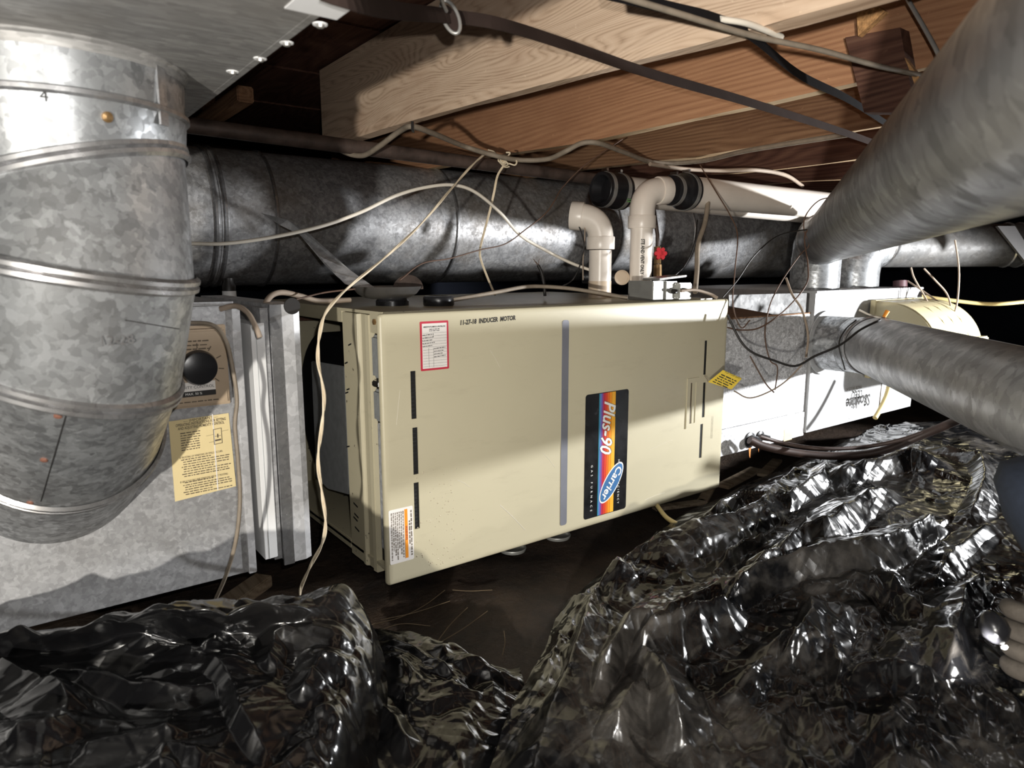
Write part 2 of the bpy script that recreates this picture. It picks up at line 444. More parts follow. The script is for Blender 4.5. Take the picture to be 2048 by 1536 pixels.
# ------------------------------------------------------------------ return trunk (upper left) and the round elbow
TZ = .80
t = thing('trunk_duct', 'flat grey sheet metal trunk overhead at upper left, row of screws near its edge', 'duct', (-.8, -.6, TZ))
MB().box((-1.5, -1.9, TZ), (-.302, .9, TZ+.1)).build('duct_body', 'galv_trunk', t, bevel=.002)
MB().box((-.308, -1.9, TZ-.0005), (-.301, .9, TZ+.03)).build('edge_hem', 'galv_trunk', t)
for q in ((640, 48), (573, 85), (520, 117), (465, 143)):
    p = at(*q, Z=TZ)
    sc = MB().lathe(p, (0, 0, -1), [(0, .0065), (.0008, .0062)], 14).build('washer', 'white_paint', t)
    MB().lathe(p, (0, 0, -1), [(.0008, .0036), (.003, .003)], 10).build('screw_head', 'steel', sc)
p = at(650, 4, Z=TZ); MB().box((p[0]-.022, p[1]-.012, TZ-.001), (p[0]+.022, p[1]+.03, TZ)).build('tape_patch', 'white_paint', t)


def ring(c, r, nrm, n=56, ref=(0, 1, 0)):
    nrm = np.array(nrm, float); nrm /= np.linalg.norm(nrm); a = np.array(ref, float); a -= nrm*a.dot(nrm); a /= np.linalg.norm(a); b = np.cross(nrm, a)
    return [np.array(c)+r*(a*math.cos(2*math.pi*k/n)+b*math.sin(2*math.pi*k/n)) for k in range(n)]


el = thing('round_elbow_duct', 'large round galvanized elbow duct dropping from trunk into the left sheet metal box', 'duct', (-.5, -.2, .55))
RS = [((-.468, -.235, .80), .121, (0, 0, 1)), ((-.468, -.233, .752), .119, (0, 0, 1)),
      ((-.465, -.224, .690), .1185, (-.24, .09, 1)), ((-.474, -.262, .5975), .118, (.176, -.1226, .9925)),
      ((-.4865, -.221, .4908), .118, (.3055, -.284, .9588)), ((-.4842, -.0485, .3876), .118, (.106, -.7957, .6057)), ((-.498, .02, .319), .112, (-.05, -1, 0))]
names = ['collar', 'gore', 'gore', 'gore', 'gore', 'collar']
gm = ['galv_elbow']*6
for i in range(6):
    (c0, r0, n0), (c1, r1, n1) = RS[i], RS[i+1]
    MB().loft([ring(c0, r0+.0015*(i % 2), n0, ref=(1, 0, 0)), ring(c1, r1+.0015*(i % 2), n1, ref=(1, 0, 0))], cap=False).build(names[i], gm[i], el, 60)
for i in (2, 3, 4, 5):
    c, r, n = RS[i]; n = np.array(n)/np.linalg.norm(n); prof = []
    for h, q in ((-.009, .001), (-.006, .0055), (-.002, .0055), (0, .002), (.002, .0055), (.006, .0055), (.009, .001)):
        prof.append(ring(np.array(c)+n*h, r+q, n, ref=(1, 0, 0)))
    MB().loft(prof, cap=False).build('seam_bead', 'galv_bead', el, 50)
EX, EY = -.468, -.234
MB().loft([ring((EX, EY, z), r, (0, 0, 1), ref=(1, 0, 0)) for z, r in ((TZ, .125), (TZ-.002, .125), (TZ-.004, .1225), (TZ-.012, .1212))], cap=False).build('trunk_flange', 'galv_trunk', el, 40)
MB().loft([ring((EX, EY, z), r, (0, 0, 1), ref=(1, 0, 0)) for z, r in ((.756, .1195), (.754, .1235), (.750, .1235), (.748, .119))], cap=False).build('collar_bead', 'galv_bead', el, 40)
a0 = math.radians(-47); ca, sa = math.cos(a0), math.sin(a0)     # vertical lap seam on the collar
MB().obox((EX+.1205*ca, EY+.1205*sa, .766), (-sa*.006, ca*.006, 0), (ca*.0012, sa*.0012, 0), (0, 0, .03)).build('lap_seam', 'galv_bead', el)
from mathutils.bvhtree import BVHTree
ev, ef = [], []
for o in el.children:
    if o.name.startswith(('gore', 'collar')) and not o.name.startswith('collar_b'):
        b = len(ev); ev += [Vector(v.co)+el.location for v in o.data.vertices]; ef += [tuple(b+i for i in f.vertices) for f in o.data.polygons]
bv = BVHTree.FromPolygons(ev, ef)


def on_elbow(px, py):            # where a line of sight meets the elbow
    d = Vector(at(px, py, D=1.0)-CAM).normalized(); h = bv.ray_cast(Vector(CAM), d)
    n = np.array(h[1]); return np.array(h[0]), n if n.dot(np.array(d)) < 0 else -n


p, n = on_elbow(88, 193); text('4', .014, p+n*.001, np.cross([0, 0, 1], n), (0, 0, 1), 'ink', el)
p, n = on_elbow(214, 234); MB().lathe(p, n, [(-.001, .005), (.002, .005), (.0035, .002)], 12).build('screw', 'brass', el)
for q in ((116, 832), (88, 920), (60, 1005)):
    p, n = on_elbow(*q); MB().lathe(p, n, [(-.001, .004), (.0012, .0038), (.002, .002)], 10).build('rivet', 'rivet', el)
E_ = [on_elbow(132-k*50/6, 830+k*172/6) for k in range(7)]
MB().tube([a+n*.0003 for a, n in E_], .0007, 5).build('lap_edge', 'ink', el)
p, n = on_elbow(232, 680); text('12-28', .014, p+n*.0012, np.cross([0, 0, 1], n), (0, 0, 1), 'galv_bead', el)
E_ = [on_elbow(250+k*18, 640+k*3.0) for k in range(7)]; MB().tube([a+n*.0002 for a, n in E_], .0005, 5).build('pencil_line', 'ink', el)

# ------------------------------------------------------------------ return box on the left, humidistat, card, filter, boot
BY = .02
t = thing('return_air_box', 'wide grey galvanized return box behind the round elbow at left', 'duct box', (-.6, .3, .09))
MB().box((-1.6, BY, .09), (-.235, .62, .535)).build('box_body', 'galv_box', t, bevel=.002)
MB().box((-.245, BY-.004, .088), (-.232, BY+.03, .537)).build('corner_flange', 'galv_flange', t, bevel=.001)
a = at(180, 1085, Y=BY)
MB().box((-1.6, BY+.02, .535), (-.235, .60, .541)).build('top_flange', 'galv_box', t)
t = thing('humidistat', 'tan wall humidistat with big black dial, shaded behind the round elbow', 'humidistat', (-.3, BY, .44))
MB().box((-.365, BY-.022, .386), (-.261, BY-.003, .502)).build('case', 'humidistat_case', t, bevel=.003)
MB().box((-.369, BY-.006, .381), (-.256, BY, .507)).build('back_plate', 'humidistat_case', t, bevel=.001)
p = at(397, 735, Y=BY-.022); MB().lathe((p[0], BY-.022, p[2]), (0, -1, 0), [(0, .027), (.004, .027), (.013, .0245), (.014, .022)], 32).build('dial', 'black_plastic', t, 40)
m = MB()
for k in range(9):
    q = math.radians(-40+260*k/8); m.obox((p[0]+.033*math.cos(q), BY-.0224, p[2]+.033*math.sin(q)), (.004*math.cos(q), 0, .004*math.sin(q)), (0, .0003, 0), (-.0007*math.sin(q), 0, .0007*math.cos(q)))
m.build('dial_marks', 'ink_brown', t)
c = (p[0], 0, p[2])
pl = MB().box((-.345, BY-.0232, .401), (-.281, BY-.022, .423)).build('scale_plate', 'paper_white', t)
MB().box((-.345, BY-.0237, .401), (-.281, BY-.0231, .409)).build('black_band', 'ink', pl)
text('HUMIDITY CONTROL', .0062, (-.313, BY-.0232, .415), (1, 0, 0), (0, 0, 1), 'ink', pl, off=.0005)
text('MAX. 50 %', .0052, (-.313, BY-.0237, .405), (1, 0, 0), (0, 0, 1), 'white_print', pl, off=.0005)
m = MB()
for k in range(3): lines(m, (-.346, BY-.022, .484-k*.006), (1, 0, 0), (0, 0, 1), .06, .0022, seed=k)
lines(m, (-.345, BY-.022, .392), (1, 0, 0), (0, 0, 1), .07, .002, seed=9); m.build('small_print', 'ink_brown', t, kind='stuff')

cA, cB, cC, cD = [at(*q, Y=BY-.001) for q in ((337, 843), (457, 826), (472, 972), (350, 1003))]
t = thing('instruction_card', 'yellowed printed instruction card taped below the humidistat', 'card', cD)
cu = (cB-cA)/np.linalg.norm(cB-cA); cv = (cA-cD)/np.linalg.norm(cA-cD); cw = np.linalg.norm(cB-cA); chh = np.linalg.norm(cA-cD)
MB().prism([cA, cB, cC, cD], (0, -.0008, 0)).build('paper', 'paper_yellow', t)


def card(u, v): return cD+(cC-cD)*u+(cA-cD)*v+V(0, -.0009, 0)


text('— IMPORTANT —', .0062, card(.5, .955), cu, cv, 'ink_brown', t); text('OPERATING INSTRUCTIONS FOR SETTING', .0062, card(.5, .915), cu, cv, 'ink_brown', t, sx=.62, bold=.0001)
text('AND ADJUSTING HUMIDITY CONTROL', .0062, card(.5, .872), cu, cv, 'ink_brown', t, sx=.62, bold=.0001)
m = MB()
for k in range(8): lines(m, card(.16, .82-k*.03), cu, cv, cw*.33, .0016, seed=20+k)
for k in range(14): lines(m, card(.14+.03*(k % 3 > 0), .49-k*.03 if k < 8 else .44-k*.03), cu, cv, cw*(.8 if k % 4 else .5), .0016, seed=40+k)
m.build('print_rows', 'ink_brown', t, kind='stuff')
text('IF FROSTING OF WINDOWS OR WALLS OCCURS:', .0046, card(.12, .525), cu, cv, 'ink_brown', t, align='LEFT', sx=.62); text('IF AIR IS TOO DRY AND WINDOWS ARE NOT FROSTING:', .0046, card(.10, .222), cu, cv, 'ink_brown', t, align='LEFT', sx=.6)
m = MB()
for (u0, v0, u1, v1) in ((.68, .60, .82, .607), (.68, .79, .82, .797), (.68, .60, .69, .79), (.81, .60, .82, .79), (.7, .7, .8, .705), (.56, .73, .68, .733), (.82, .75, .93, .753), (.7, .64, .8, .66), (.74, .68, .76, .73), (.6, .64, .68, .643)):
    m.add([card(u0, v0), card(u1, v0), card(u1, v1), card(u0, v1)], [(0, 1, 2, 3)])
for p in m.v: pass
m.v = [(p[0], p[1]-.0006, p[2]) for p in m.v]; m.build('wiring_diagram', 'ink_brown', t)
MB().obox(card(.69, .5), cu*.0008, cv*chh*.49, V(0, .0006, 0)).build('fold_crease', 'paper_white', t)

fA, fB, fC, fD = [at(*q, Y=BY-.006) for q in ((501, 650), (528, 645), (556, 1113), (531, 1120))]
t = thing('air_filter', 'white edge of an air filter slotted in beside the return box', 'filter', fD)
MB().prism([fA, fB, fC, fD], (0, .45, 0)).build('filter_frame', 'white_paint', t, bevel=.0008)
a, b = fA*.65+fB*.35, fD*.65+fC*.35; MB().tube([a+V(0, -.0004, 0), b+V(0, -.0004, 0)], .0005, 4).build('edge_crease', 'grey_felt', t)

t = thing('metal_boot', 'galvanized flanged boot standing between the white filter and the open furnace', 'duct box', (-.17, .1, .08))
bx = [at(*q, Y=.015) for q in ((545, 612), (600, 610), (622, 1108), (575, 1120))]
x0, x1 = bx[0][0], bx[1][0]
MB().prism([(x0, .015, .535), (x1-.012, .015, .535), (x1, .022, .535), (x1+.003, .05, .535), (x1+.003, .5, .535), (x0, .5, .535)], (0, 0, -.445)).build('boot_body', 'galv_flange', t)
MB().box((x0-.006, .012, .089), (x0+.012, .017, .535)).build('folded_lip', 'galv_bead', t)
p = at(577, 974, Y=.015); MB().lathe(p, (0, -1, 0), [(0, .004), (.001, .0045)], 10).build('screw_hole', 'black', t)
p = at(584, 612, Y=.013); MB().lathe((p[0], .013, .532), (0, -1, 0), [(0, .014), (.0015, .013)], 18).build('dark_knob', 'cord_black', t)
# bracing flange behind the white filter (shaded galvanized strip)
tag(MB().box((-.20, .02, .10), (x0-.007, .48, .53)).build('filter_track', 'galv_box'), 'shaded galvanized track between white filter and flanged boot', 'metal strip')

# ------------------------------------------------------------------ the furnace
PH = .513
fu = thing('furnace', 'long beige furnace lying on its side, open at its left end', 'furnace', (.5, .36, 0))
FX0, FX1 = .03, .995
MB().box((FX0, .05, PH-.006), (FX1, .73, PH)).build('casing_top', 'beige_casing', fu)
MB().box((FX0, .72, 0), (FX1, .73, PH-.006)).build('casing_back', 'beige_casing', fu)
MB().box((FX0, .05, 0), (FX1, .72, .006)).build('casing_bottom', 'beige_casing', fu)
MB().box((FX1-.006, .05, .006), (FX1, .72, PH-.006)).build('casing_end', 'beige_casing', fu)
MB().box((.28, .04, .006), (.286, .72, PH-.006)).build('blower_deck', 'black', fu)
# left end frame: front post with folded ribs, rails
post = MB()
prof = [(FX0, .108), (FX0-.002, .122), (FX0+.003, .126), (FX0+.003, .15), (FX0-.003, .155), (FX0-.003, .165), (FX0, .17), (FX0, .235), (FX0+.03, .235), (FX0+.03, .108)]
post.prism([(x, y, -.02) for x, y in prof], (0, 0, PH+.012)); post.build('front_post', 'beige_casing', fu, bevel=.0012)
MB().box((FX0, .235, PH-.03), (FX0+.012, .72, PH-.004)).build('top_rail', 'beige_casing', fu, bevel=.002)
MB().box((FX0, .235, -.012), (FX0+.012, .72, .012)).build('bottom_rail', 'beige_casing', fu, bevel=.002)
MB().box((FX0+.012, .03, 0), (FX0+.02, .108, PH-.01)).build('post_return', 'black', fu)
MB().box((FX0+.002, .055, PH-.042), (FX0+.012, .108, PH-.004)).build('corner_gusset', 'beige_casing', fu, bevel=.001)
p = (FX0+.002, .085, PH-.02); MB().lathe(p, (-1, 0, 0), [(0, .006), (.003, .006), (.004, .003)], 6).build('hex_screw', 'brass', fu)
for z0, z1 in ((.385, .468), (.30, .363)):
    MB().box((FX0-.001, .066, z0), (FX0+.012, .100, z1)).build('foam_gasket', 'grey_foam', fu, bevel=.005)
MB().box((FX0-.003, .07, .368), (FX0+.012, .098, .380)).build('latch_clip', 'chrome', fu, bevel=.002)
MB().box((FX0+.001, .062, .04), (FX0+.012, .088, .297)).build('insulation_edge', 'foil_insulation', fu, bevel=.002)
m = MB()
for z in (.098, .075, .066, .045): m.obox((FX0-.0006, .20+.01*random.random(), z), (.0004, 0, 0), (0, .010, .002), (0, 0, .0016))
for z, y in ((.40, .222), (.345, .218), (.337, .225), (.44, .2), (.22, .23)): m.obox((FX0-.0006, y, z), (.0004, 0, 0), (0, .007, -.002), (0, 0, .0015))
m.build('paint_chips', 'black', fu, kind='stuff')
# blower housing inside
rings = []
for k in range(25):
    q = math.radians(-40+k*10); rings.append([(.07, .50+.20*math.cos(q+.9), .25+.19*math.sin(q+.9)), (.25, .50+.20*math.cos(q+.9), .25+.19*math.sin(q+.9))])
bl = MB().lathe((.075, .44, .255), (1, 0, 0), [(0, .185), (.0, .19), (.19, .19), (.19, .1)], 48).build('blower_housing', 'black_plastic', fu, 40)
bp = [at(*q, X=.056) for q in ((622, 722), (700, 735), (706, 992), (655, 978), (632, 955))]
MB().prism(bp, (.006, 0, 0)).build('blower_panel', 'grey_felt', fu, bevel=.002)

# front door: a pressed pan with slots cut through
holes = []
for (pxa, ya, yb) in ((826, 742, 838), (830, 855, 949), (832.5, 965, 1058)):
    a = at(pxa, ya, Y=0); b = at(pxa, yb, Y=0); holes.append((a[0]-.0055, a[0]+.0055, b[2], a[2]))
for (pxa, ya, yb) in ((1412.5, 681, 749), (1409.5, 765, 834), (1403.5, 848, 915)):
    a = at(pxa, ya, Y=0); b = at(pxa, yb, Y=0); holes.append((a[0]-.0055, a[0]+.0055, b[2], a[2]))
hh = at(1385, 765, Y=0); hl = at(1383, 846, Y=0); HX = (hh[0]+hl[0])/2
holes.append((HX-.011, HX+.011, hl[2], hh[2]))
DX0, DX1, DZ0, DZ1 = 0.0, 1.0, 0.0, PH
xs = sorted({DX0+.012, DX1-.012, *[h[0] for h in holes], *[h[1] for h in holes]}); zs = sorted({DZ0+.012, DZ1-.012, *[h[2] for h in holes], *[h[3] for h in holes]})
m = MB(); idx = {}
def vid(x, z):
    if (x, z) not in idx: idx[(x, z)] = len(m.v); m.v.append((x, 0, z))
    return idx[(x, z)]
for i in range(len(xs)-1):
    for j in range(len(zs)-1):
        cx, cz = (xs[i]+xs[i+1])/2, (zs[j]+zs[j+1])/2
        if any(h[0] < cx < h[1] and h[2] < cz < h[3] for h in holes): continue
        m.f.append((vid(xs[i], zs[j]), vid(xs[i+1], zs[j]), vid(xs[i+1], zs[j+1]), vid(xs[i], zs[j+1])))
for h in holes:
    P = [(h[0], h[2]), (h[1], h[2]), (h[1], h[3]), (h[0], h[3])]
    for k in range(4):
        a, b = P[k], P[(k+1) % 4]; m.add([(a[0], 0, a[1]), (b[0], 0, b[1]), (b[0], .0016, b[1]), (a[0], .0016, a[1])], [(0, 1, 2, 3)])
# rolled rim of the pan
def rim(ins, y, k=5): return [(x, y, z) for x, z in rrect(DX0+ins, DX1-ins, DZ0+ins, DZ1-ins, max(.0005, .007-ins*.5) if ins < .012 else .0004, k)]
m.loft([rim(.012, 0), rim(.005, .0002), rim(.0022, .0012), rim(.0006, .003), rim(0, .0055), rim(0, .010)], cap=False)
door = m.build('front_door', 'beige_door', fu, 35)
for k, h in enumerate(holes[:6]):
    vs_ = MB().box((h[0]-.003, .0017, h[2]-.003), (h[1]+.003, .003, h[3]+.003)).build('vent_slot', 'black', door)
    lv = MB()
    for q in range(12):
        z = h[2]+(h[3]-h[2])*(q+.5)/12; lv.box((h[0], .0009, z-.0008), (h[1]-.003, .0017, z+.0008))
    if k < 3: lv.build('louver', 'black_plastic', vs_, kind='stuff')
h = holes[6]
hd = MB(); E1 = .012
for a, b in (((h[0]-E1, -.003, h[2]-.012), (h[0], .002, h[3]+.012)), ((h[1], -.003, h[2]-.012), (h[1]+E1, .002, h[3]+.012)), ((h[0], -.003, h[3]), (h[1], .002, h[3]+.012)), ((h[0], -.003, h[2]-.012), (h[1], .002, h[2])), ((h[0]-.001, .006, h[2]-.001), (h[1]+.001, .008, h[3]+.001)), ((h[0]+.011, -.001, h[2]), (h[1], .006, h[3]))): hd.box(a, b)
HDL = hd.build('pull_handle', 'beige_door', door)
MB().box((h[0], .0006, h[2]), (h[0]+.0095, .0059, h[3])).build('recess_shade', 'ink_brown', HDL)  # dark fill, nearly flush, painted in for the shade inside the grip
a = at(1131, 640, Y=0); b = at(1127, 1050, Y=0)
MB().prism([(x, .0002, z) for x, z in rrect(a[0]-.0095, a[0]+.0095, b[2], a[2], .006)], (0, -.0012, 0)).build('trim_strip', 'grey_strip', door)
# badge
Bx0, Bx1, Bz0, Bz1 = .497, .634, .02, .313
bd = decal(rrect(Bx0, Bx1, Bz0, Bz1, .007), 0, 'badge_black', door, 'badge')
st = [('badge_teal', .305, .325), ('badge_blue', .325, .36), ('badge_purple', .36, .395), ('badge_crimson', .395, .44), ('badge_red', .445, .49), ('badge_vermilion', .495, .54), ('badge_orange', .545, .60), ('badge_gold', .605, .685)]
for mt, a, b in st:
    MB().box((Bx0+(Bx1-Bx0)*a, -.0010, Bz0+.0015), (Bx0+(Bx1-Bx0)*b, -.0005, Bz1-.0015)).build('stripe', mt, bd)
dn, rt = V(0, 0, -1), V(1, 0, 0)
q = math.radians(-96); U = V(math.cos(q), 0, math.sin(q)); Vv = V(-math.sin(q), 0, math.cos(q))
text('Plus-90', .052, (.566, -.001, .232), U, Vv, 'ink', bd, off=.0004, sx=.80, shear=.35, bold=.0018)
text('Plus-90', .052, (.565, -.001, .232), U, Vv, 'white_print', bd, off=.0008, sx=.80, shear=.35, bold=.0009)
text('GAS FURNACE', .0085, (.519, -.0006, .092), dn, rt, 'white_print', bd, space=2.3)
text('HIGH EFFICIENCY', .0085, (.606, -.0006, .092), dn, rt, 'white_print', bd, space=1.7)
q = math.radians(-142); U = V(math.cos(q), 0, math.sin(q)); Vv = V(-math.sin(q), 0, math.cos(q)); ec = V(.583, 0, .094)
q2 = math.radians(-128); U2 = V(math.cos(q2), 0, math.sin(q2)); V2 = V(-math.sin(q2), 0, math.cos(q2))
for s_, y, mt, nm in ((1.0, -.0012, 'white_print', 'emblem_rim'), (.93, -.0018, 'logo_blue', 'emblem_oval')):
    MB().prism([ec+U2*.055*s_*math.cos(k*math.pi/20)+V2*.0235*(s_ if s_ == 1 else .86)*math.sin(k*math.pi/20)+V(0, y, 0) for k in range(40)], (0, .0006, 0)).build(nm, mt, bd)
text('Carrier', .029, ec+V(0, -.0018, 0), U2, V2, 'white_print', bd, off=.0005, bold=.0006)
# red-bordered service sticker
sx0, sx1, sz0, sz1 = .081, .142, .404, .496
ss = decal(rrect(sx0, sx1, sz0, sz1, .002), 0, 'red_border', door, 'service_sticker')
MB().box((sx0+.004, -.0011, sz0+.004), (sx1-.004, -.0005, sz1-.004)).build('form_sheet', 'paper_white', ss)
text("MEREDITH'S PLUMBING & HEATING, INC", .0042, (.1115, -.0011, .4855), (1, 0, 0), (0, 0, 1), 'ink', ss, off=.0004, sx=.62, bold=.0001)
m = MB()
for k in range(2): lines(m, (.1, -.0011, .4805-k*.003), (1, 0, 0), (0, 0, 1), .022, .0014, off=.0004, seed=k)
for k in range(13): m.box((sx0+.005, -.0015, .474-k*.0052), (sx1-.005, -.0013, .4743-k*.0052))
for x, z0 in ((.108, .466), (.098, .41), (.108, .41)): m.box((x, -.0015, z0), (x+.0003, -.0013, .474 if z0 > .45 else .446))
for k in range(9): lines(m, (.085+(.024 if k > 4 else 0), -.0011, .470-k*.0052), (1, 0, .05), (0, 0, 1), .02+.012*random.random(), .0014, off=.0006, seed=70+k)
m.build('form_print', 'ink', ss, kind='stuff')
p = at(919, 645, Y=0)
text('11-27-18  INDUCER  MOTOR', .0125, (p[0], 0, p[2]-.001), (1, 0, .03), (0, 0, 1), 'ink', door, 'handwriting', 'LEFT', sx=.84, shear=.12, bold=.0005)
# warning label, print turned sideways
wx0, wx1, wz0, wz1 = .006, .0565, .042, .149
wl = decal(rrect(wx0, wx1, wz0, wz1, .003), 0, 'paper_white', door, 'warning_label')
MB().box((.0385, -.0011, wz0+.006), (.0445, -.0005, wz1-.004)).build('orange_band', 'orange_print', wl)
text('WARNING', .0058, (.0415, -.0011, .098), dn, rt, 'ink_red', wl, off=.0004, bold=.0002)
m = MB()
for k, x in enumerate((.0515, .0475)): lines(m, (x, -.0006, wz1-.008-.02*k), dn, rt, .09-.04*k, .0023, seed=90+k)
for k, x in enumerate((.0345, .0305, .0265, .0225, .0185, .0145, .0105)): lines(m, (x, -.0006, wz1-.006), dn, rt, .095-.01*(k % 3), .0017, seed=95+k)
m.build('label_print', 'ink_brown', wl, kind='stuff')
pm = MB(); lines(pm, (.955, 0, .205), dn, rt, .06, .001, seed=3); lines(pm, (.950, 0, .205), dn, rt, .06, .001, seed=4); pm.build('tiny_print', 'ink_brown', door, kind='stuff')
# water drops on the lower left of the door
m = MB(); rnd = random.Random(5)
for k in range(110):
    x = rnd.uniform(.06, .15)+rnd.random()**2*.05; z = .015+.2*rnd.random()**1.5; r = rnd.uniform(.0005, .0016)
    m.lathe((x, 0, z), (0, -1, 0), [(0, r), (r*.4, r*.85), (r*.7, r*.3)], 7)
m.build('water_drops', 'drop', door, 60, kind='stuff')
m = MB()
for (a, b, w) in (((1186, 818), (1232, 850), .4), ((1000, 1010), (1050, 1060), .7), ((915, 960), (940, 975), .4), ((1085, 905), (1110, 935), .5), ((1300, 900), (1345, 880), .3), ((1290, 1000), (1330, 985), .4), ((800, 780), (793, 850), .35), ((980, 700), (1000, 735), .3)):
    A, B = at(*a, Y=-.0002), at(*b, Y=-.0002); m.tube([A, (A+B)/2+V(0, 0, .002), B], .0005*w, 4)
m.build('scratch', 'paper_white', door, kind='stuff')
for x in (.2, .8):
    tag(MB().box((x-.1, .2, GZ-.03), (x+.1, .6, 0)).build('support_block', 'concrete', bevel=.004), 'concrete block in the dark under the furnace, %s end' % ('left' if x < .5 else 'right'), 'block')
tag(MB().box((-1.2, .3, GZ-.03), (-.9, .55, .09)).build('support_block', 'concrete', bevel=.004), 'concrete block under the return box', 'block')

# things on the furnace top
ft = at(790, 611, Z=PH); ft[1] += .012
c = at(775, 603, Y=ft[1]+.012); c[2] = PH+.014
t = thing('steel_dish', 'dented steel dish with turned-up flap on the furnace top', 'dish', (c[0], c[1], PH))
prof = [(0, .036), (.003, .050), (.011, .064), (.022, .0725), (.027, .075), (.025, .073), (.012, .061), (.004, .047), (.003, .0)]
MB().lathe(c, (0, 0, 1), prof, 40, cap=False).build('bowl', 'dish_steel', t, 50)
A = at(816, 578, D=float((c-CAM)@_f)+.02)
MB().prism([A+_r*.034*math.cos(math.pi*k/16)+V(0, 0, .033*math.sin(math.pi*k/16))+_f*.012*math.sin(math.pi*k/16) for k in range(17)]+[A-_r*.05-V(0, 0, .004)], tuple(_f*.0012)).build('upturned_flap', 'iron_pipe', t)
MB().lathe((ft[0], ft[1], PH), (0, 0, 1), [(0, .036), (.010, .036), (.014, .032), (.019, .03)], 32).build('black_foot', 'black_plastic', t, 40)
p = at(883, 612, Z=PH)
tag(MB().lathe((p[0]+.005, p[1]+.02, PH), (0, 0, 1), [(0, .032), (.002, .0335), (.017, .0335), (.0205, .0315), (.021, .022), (.014, .02)], 32).build('black_cap', 'black_plastic', None, 40), 'black round plastic cap on furnace top right of the steel dish', 'cap')
# switch box
b0 = at(1320, 598, Y=.07); bx_ = b0[0]
t = thing('switch_box', 'galvanized handy box with switch and open lid on the furnace top edge', 'electrical box', (bx_, .09, PH))
MB().box((bx_-.055, .045, PH), (bx_+.0, .13, PH+.048)).build('box_body', 'box_steel', t, bevel=.002)
MB().box((bx_-.012, .040, PH+.002), (bx_+.028, .0445, PH+.047)).build('cover_plate', 'box_steel', t, bevel=.0008)
MB().box((bx_+.024, .028, PH+.001), (bx_+.072, .10, PH+.043)).build('second_box', 'box_steel', t, bevel=.003)
MB().obox((bx_+.02, .075, PH+.056), (.045, -.006, .004), (.006, .035, 0), (0, 0, .0025)).build('open_lid', 'steel', t, bevel=.002)
MB().lathe((bx_+.012, .04, PH+.022), (0, -1, 0), [(0, .006), (.006, .006), (.012, .004)], 12).build('toggle', 'cord_black', t)
for dx, dz in ((-.004, .03), (.02, .04), (-.004, .012), (.02, .006)): MB().lathe((bx_+dx, .04, PH+dz), (0, -1, 0), [(0, .0022), (.001, .002)], 8).build('screw', 'chrome', t)
MB().lathe((bx_-.035, .045, PH+.024), (0, -1, 0), [(0, .009), (.0006, .009)], 18).build('knockout', 'steel', t)

# ------------------------------------------------------------------ vent plumbing
def elbow_path(a, c, b, r, n=9, straight=True):      # straight a->c->b with a rounded corner of radius r
    a, c, b = map(lambda q: np.array(q, float), (a, c, b)); d1 = (a-c)/np.linalg.norm(a-c); d2 = (b-c)/np.linalg.norm(b-c)
    p0, p1 = c+d1*r, c+d2*r; return ([a] if np.linalg.norm(a-p0) > 1e-4 and (a-p0).dot(d1) > 0 else [])+[(1-k/n)**2*p0+2*k/n*(1-k/n)*c+(k/n)**2*p1 for k in range(n+1)]+([b] if straight else [])


def hub(mb, a, d, r, l): mb.lathe(a, d, [(0, r*.98), (.002, r), (l-.002, r), (l, r*.97), (l, r*.86)], 32); return mb


rp = .0305
p1 = at(1199, 596, Z=PH); p1 = at(1199, 597, Y=.27); p1[2] = PH
t = thing('vent_pipe', 'left white plastic pipe with elbow rising from the furnace, turned away from its black coupling', 'pipe', p1)
top = V(p1[0], p1[1], at(1205, 425, Y=p1[1])[2]); out = V(-.62, .75, .10); out /= np.linalg.norm(out)
zc = at(1205, 478, Y=p1[1])[2]
MB().lathe(p1-V(0, 0, .0), (0, 0, 1), [(0, rp), (zc-PH-.03, rp)], 32).build('riser', 'pvc', t, 40)
MB().lathe(p1, (0, 0, 1), [(0, rp+.0008), (.045, rp+.0008), (.0451, rp)], 32).build('stained_base', 'pvc_stain', t, 40)
cc = V(p1[0], p1[1], zc+.055)
e = MB(); e.tube(elbow_path((p1[0], p1[1], zc-.0), cc, cc+out*.07, .055), rp*1.13, 28); e.build('elbow', 'pvc', t, 50)
hub(MB(), V(p1[0], p1[1], zc-.028), V(0, 0, 1), rp*1.25, .034).build('hub', 'pvc', t, 40); hub(MB(), cc+out*.048, out, rp*1.25, .034).build('hub', 'pvc', t, 40)
p2 = at(1280, 575, D=1.93); p2[2] = PH; zc2 = at(1280, 442, D=1.93)[2]; zt = at(1290, 385, D=1.93)[2]
t = thing('vent_pipe', 'right white plastic pipe with elbow joined to a black rubber coupling, lettered on its side', 'pipe', p2)
MB().lathe(p2, (0, 0, 1), [(0, rp), (zc2-PH-.02, rp)], 32).build('riser', 'pvc', t, 40)
ex = V(.93, -.30, .12); ex /= np.linalg.norm(ex); cc2 = V(p2[0], p2[1], zt)
q1 = at(1340, 381, D=1.93); ex = (q1-cc2)/np.linalg.norm(q1-cc2)
MB().tube(elbow_path((p2[0], p2[1], zc2), cc2, cc2+ex*.07, .055), rp*1.13, 28).build('elbow', 'pvc', t, 50)
hub(MB(), V(p2[0], p2[1], zc2-.022), V(0, 0, 1), rp*1.25, .034).build('hub', 'pvc', t, 40); hub(MB(), cc2+ex*.05, ex, rp*1.25, .034).build('hub', 'pvc', t, 40)
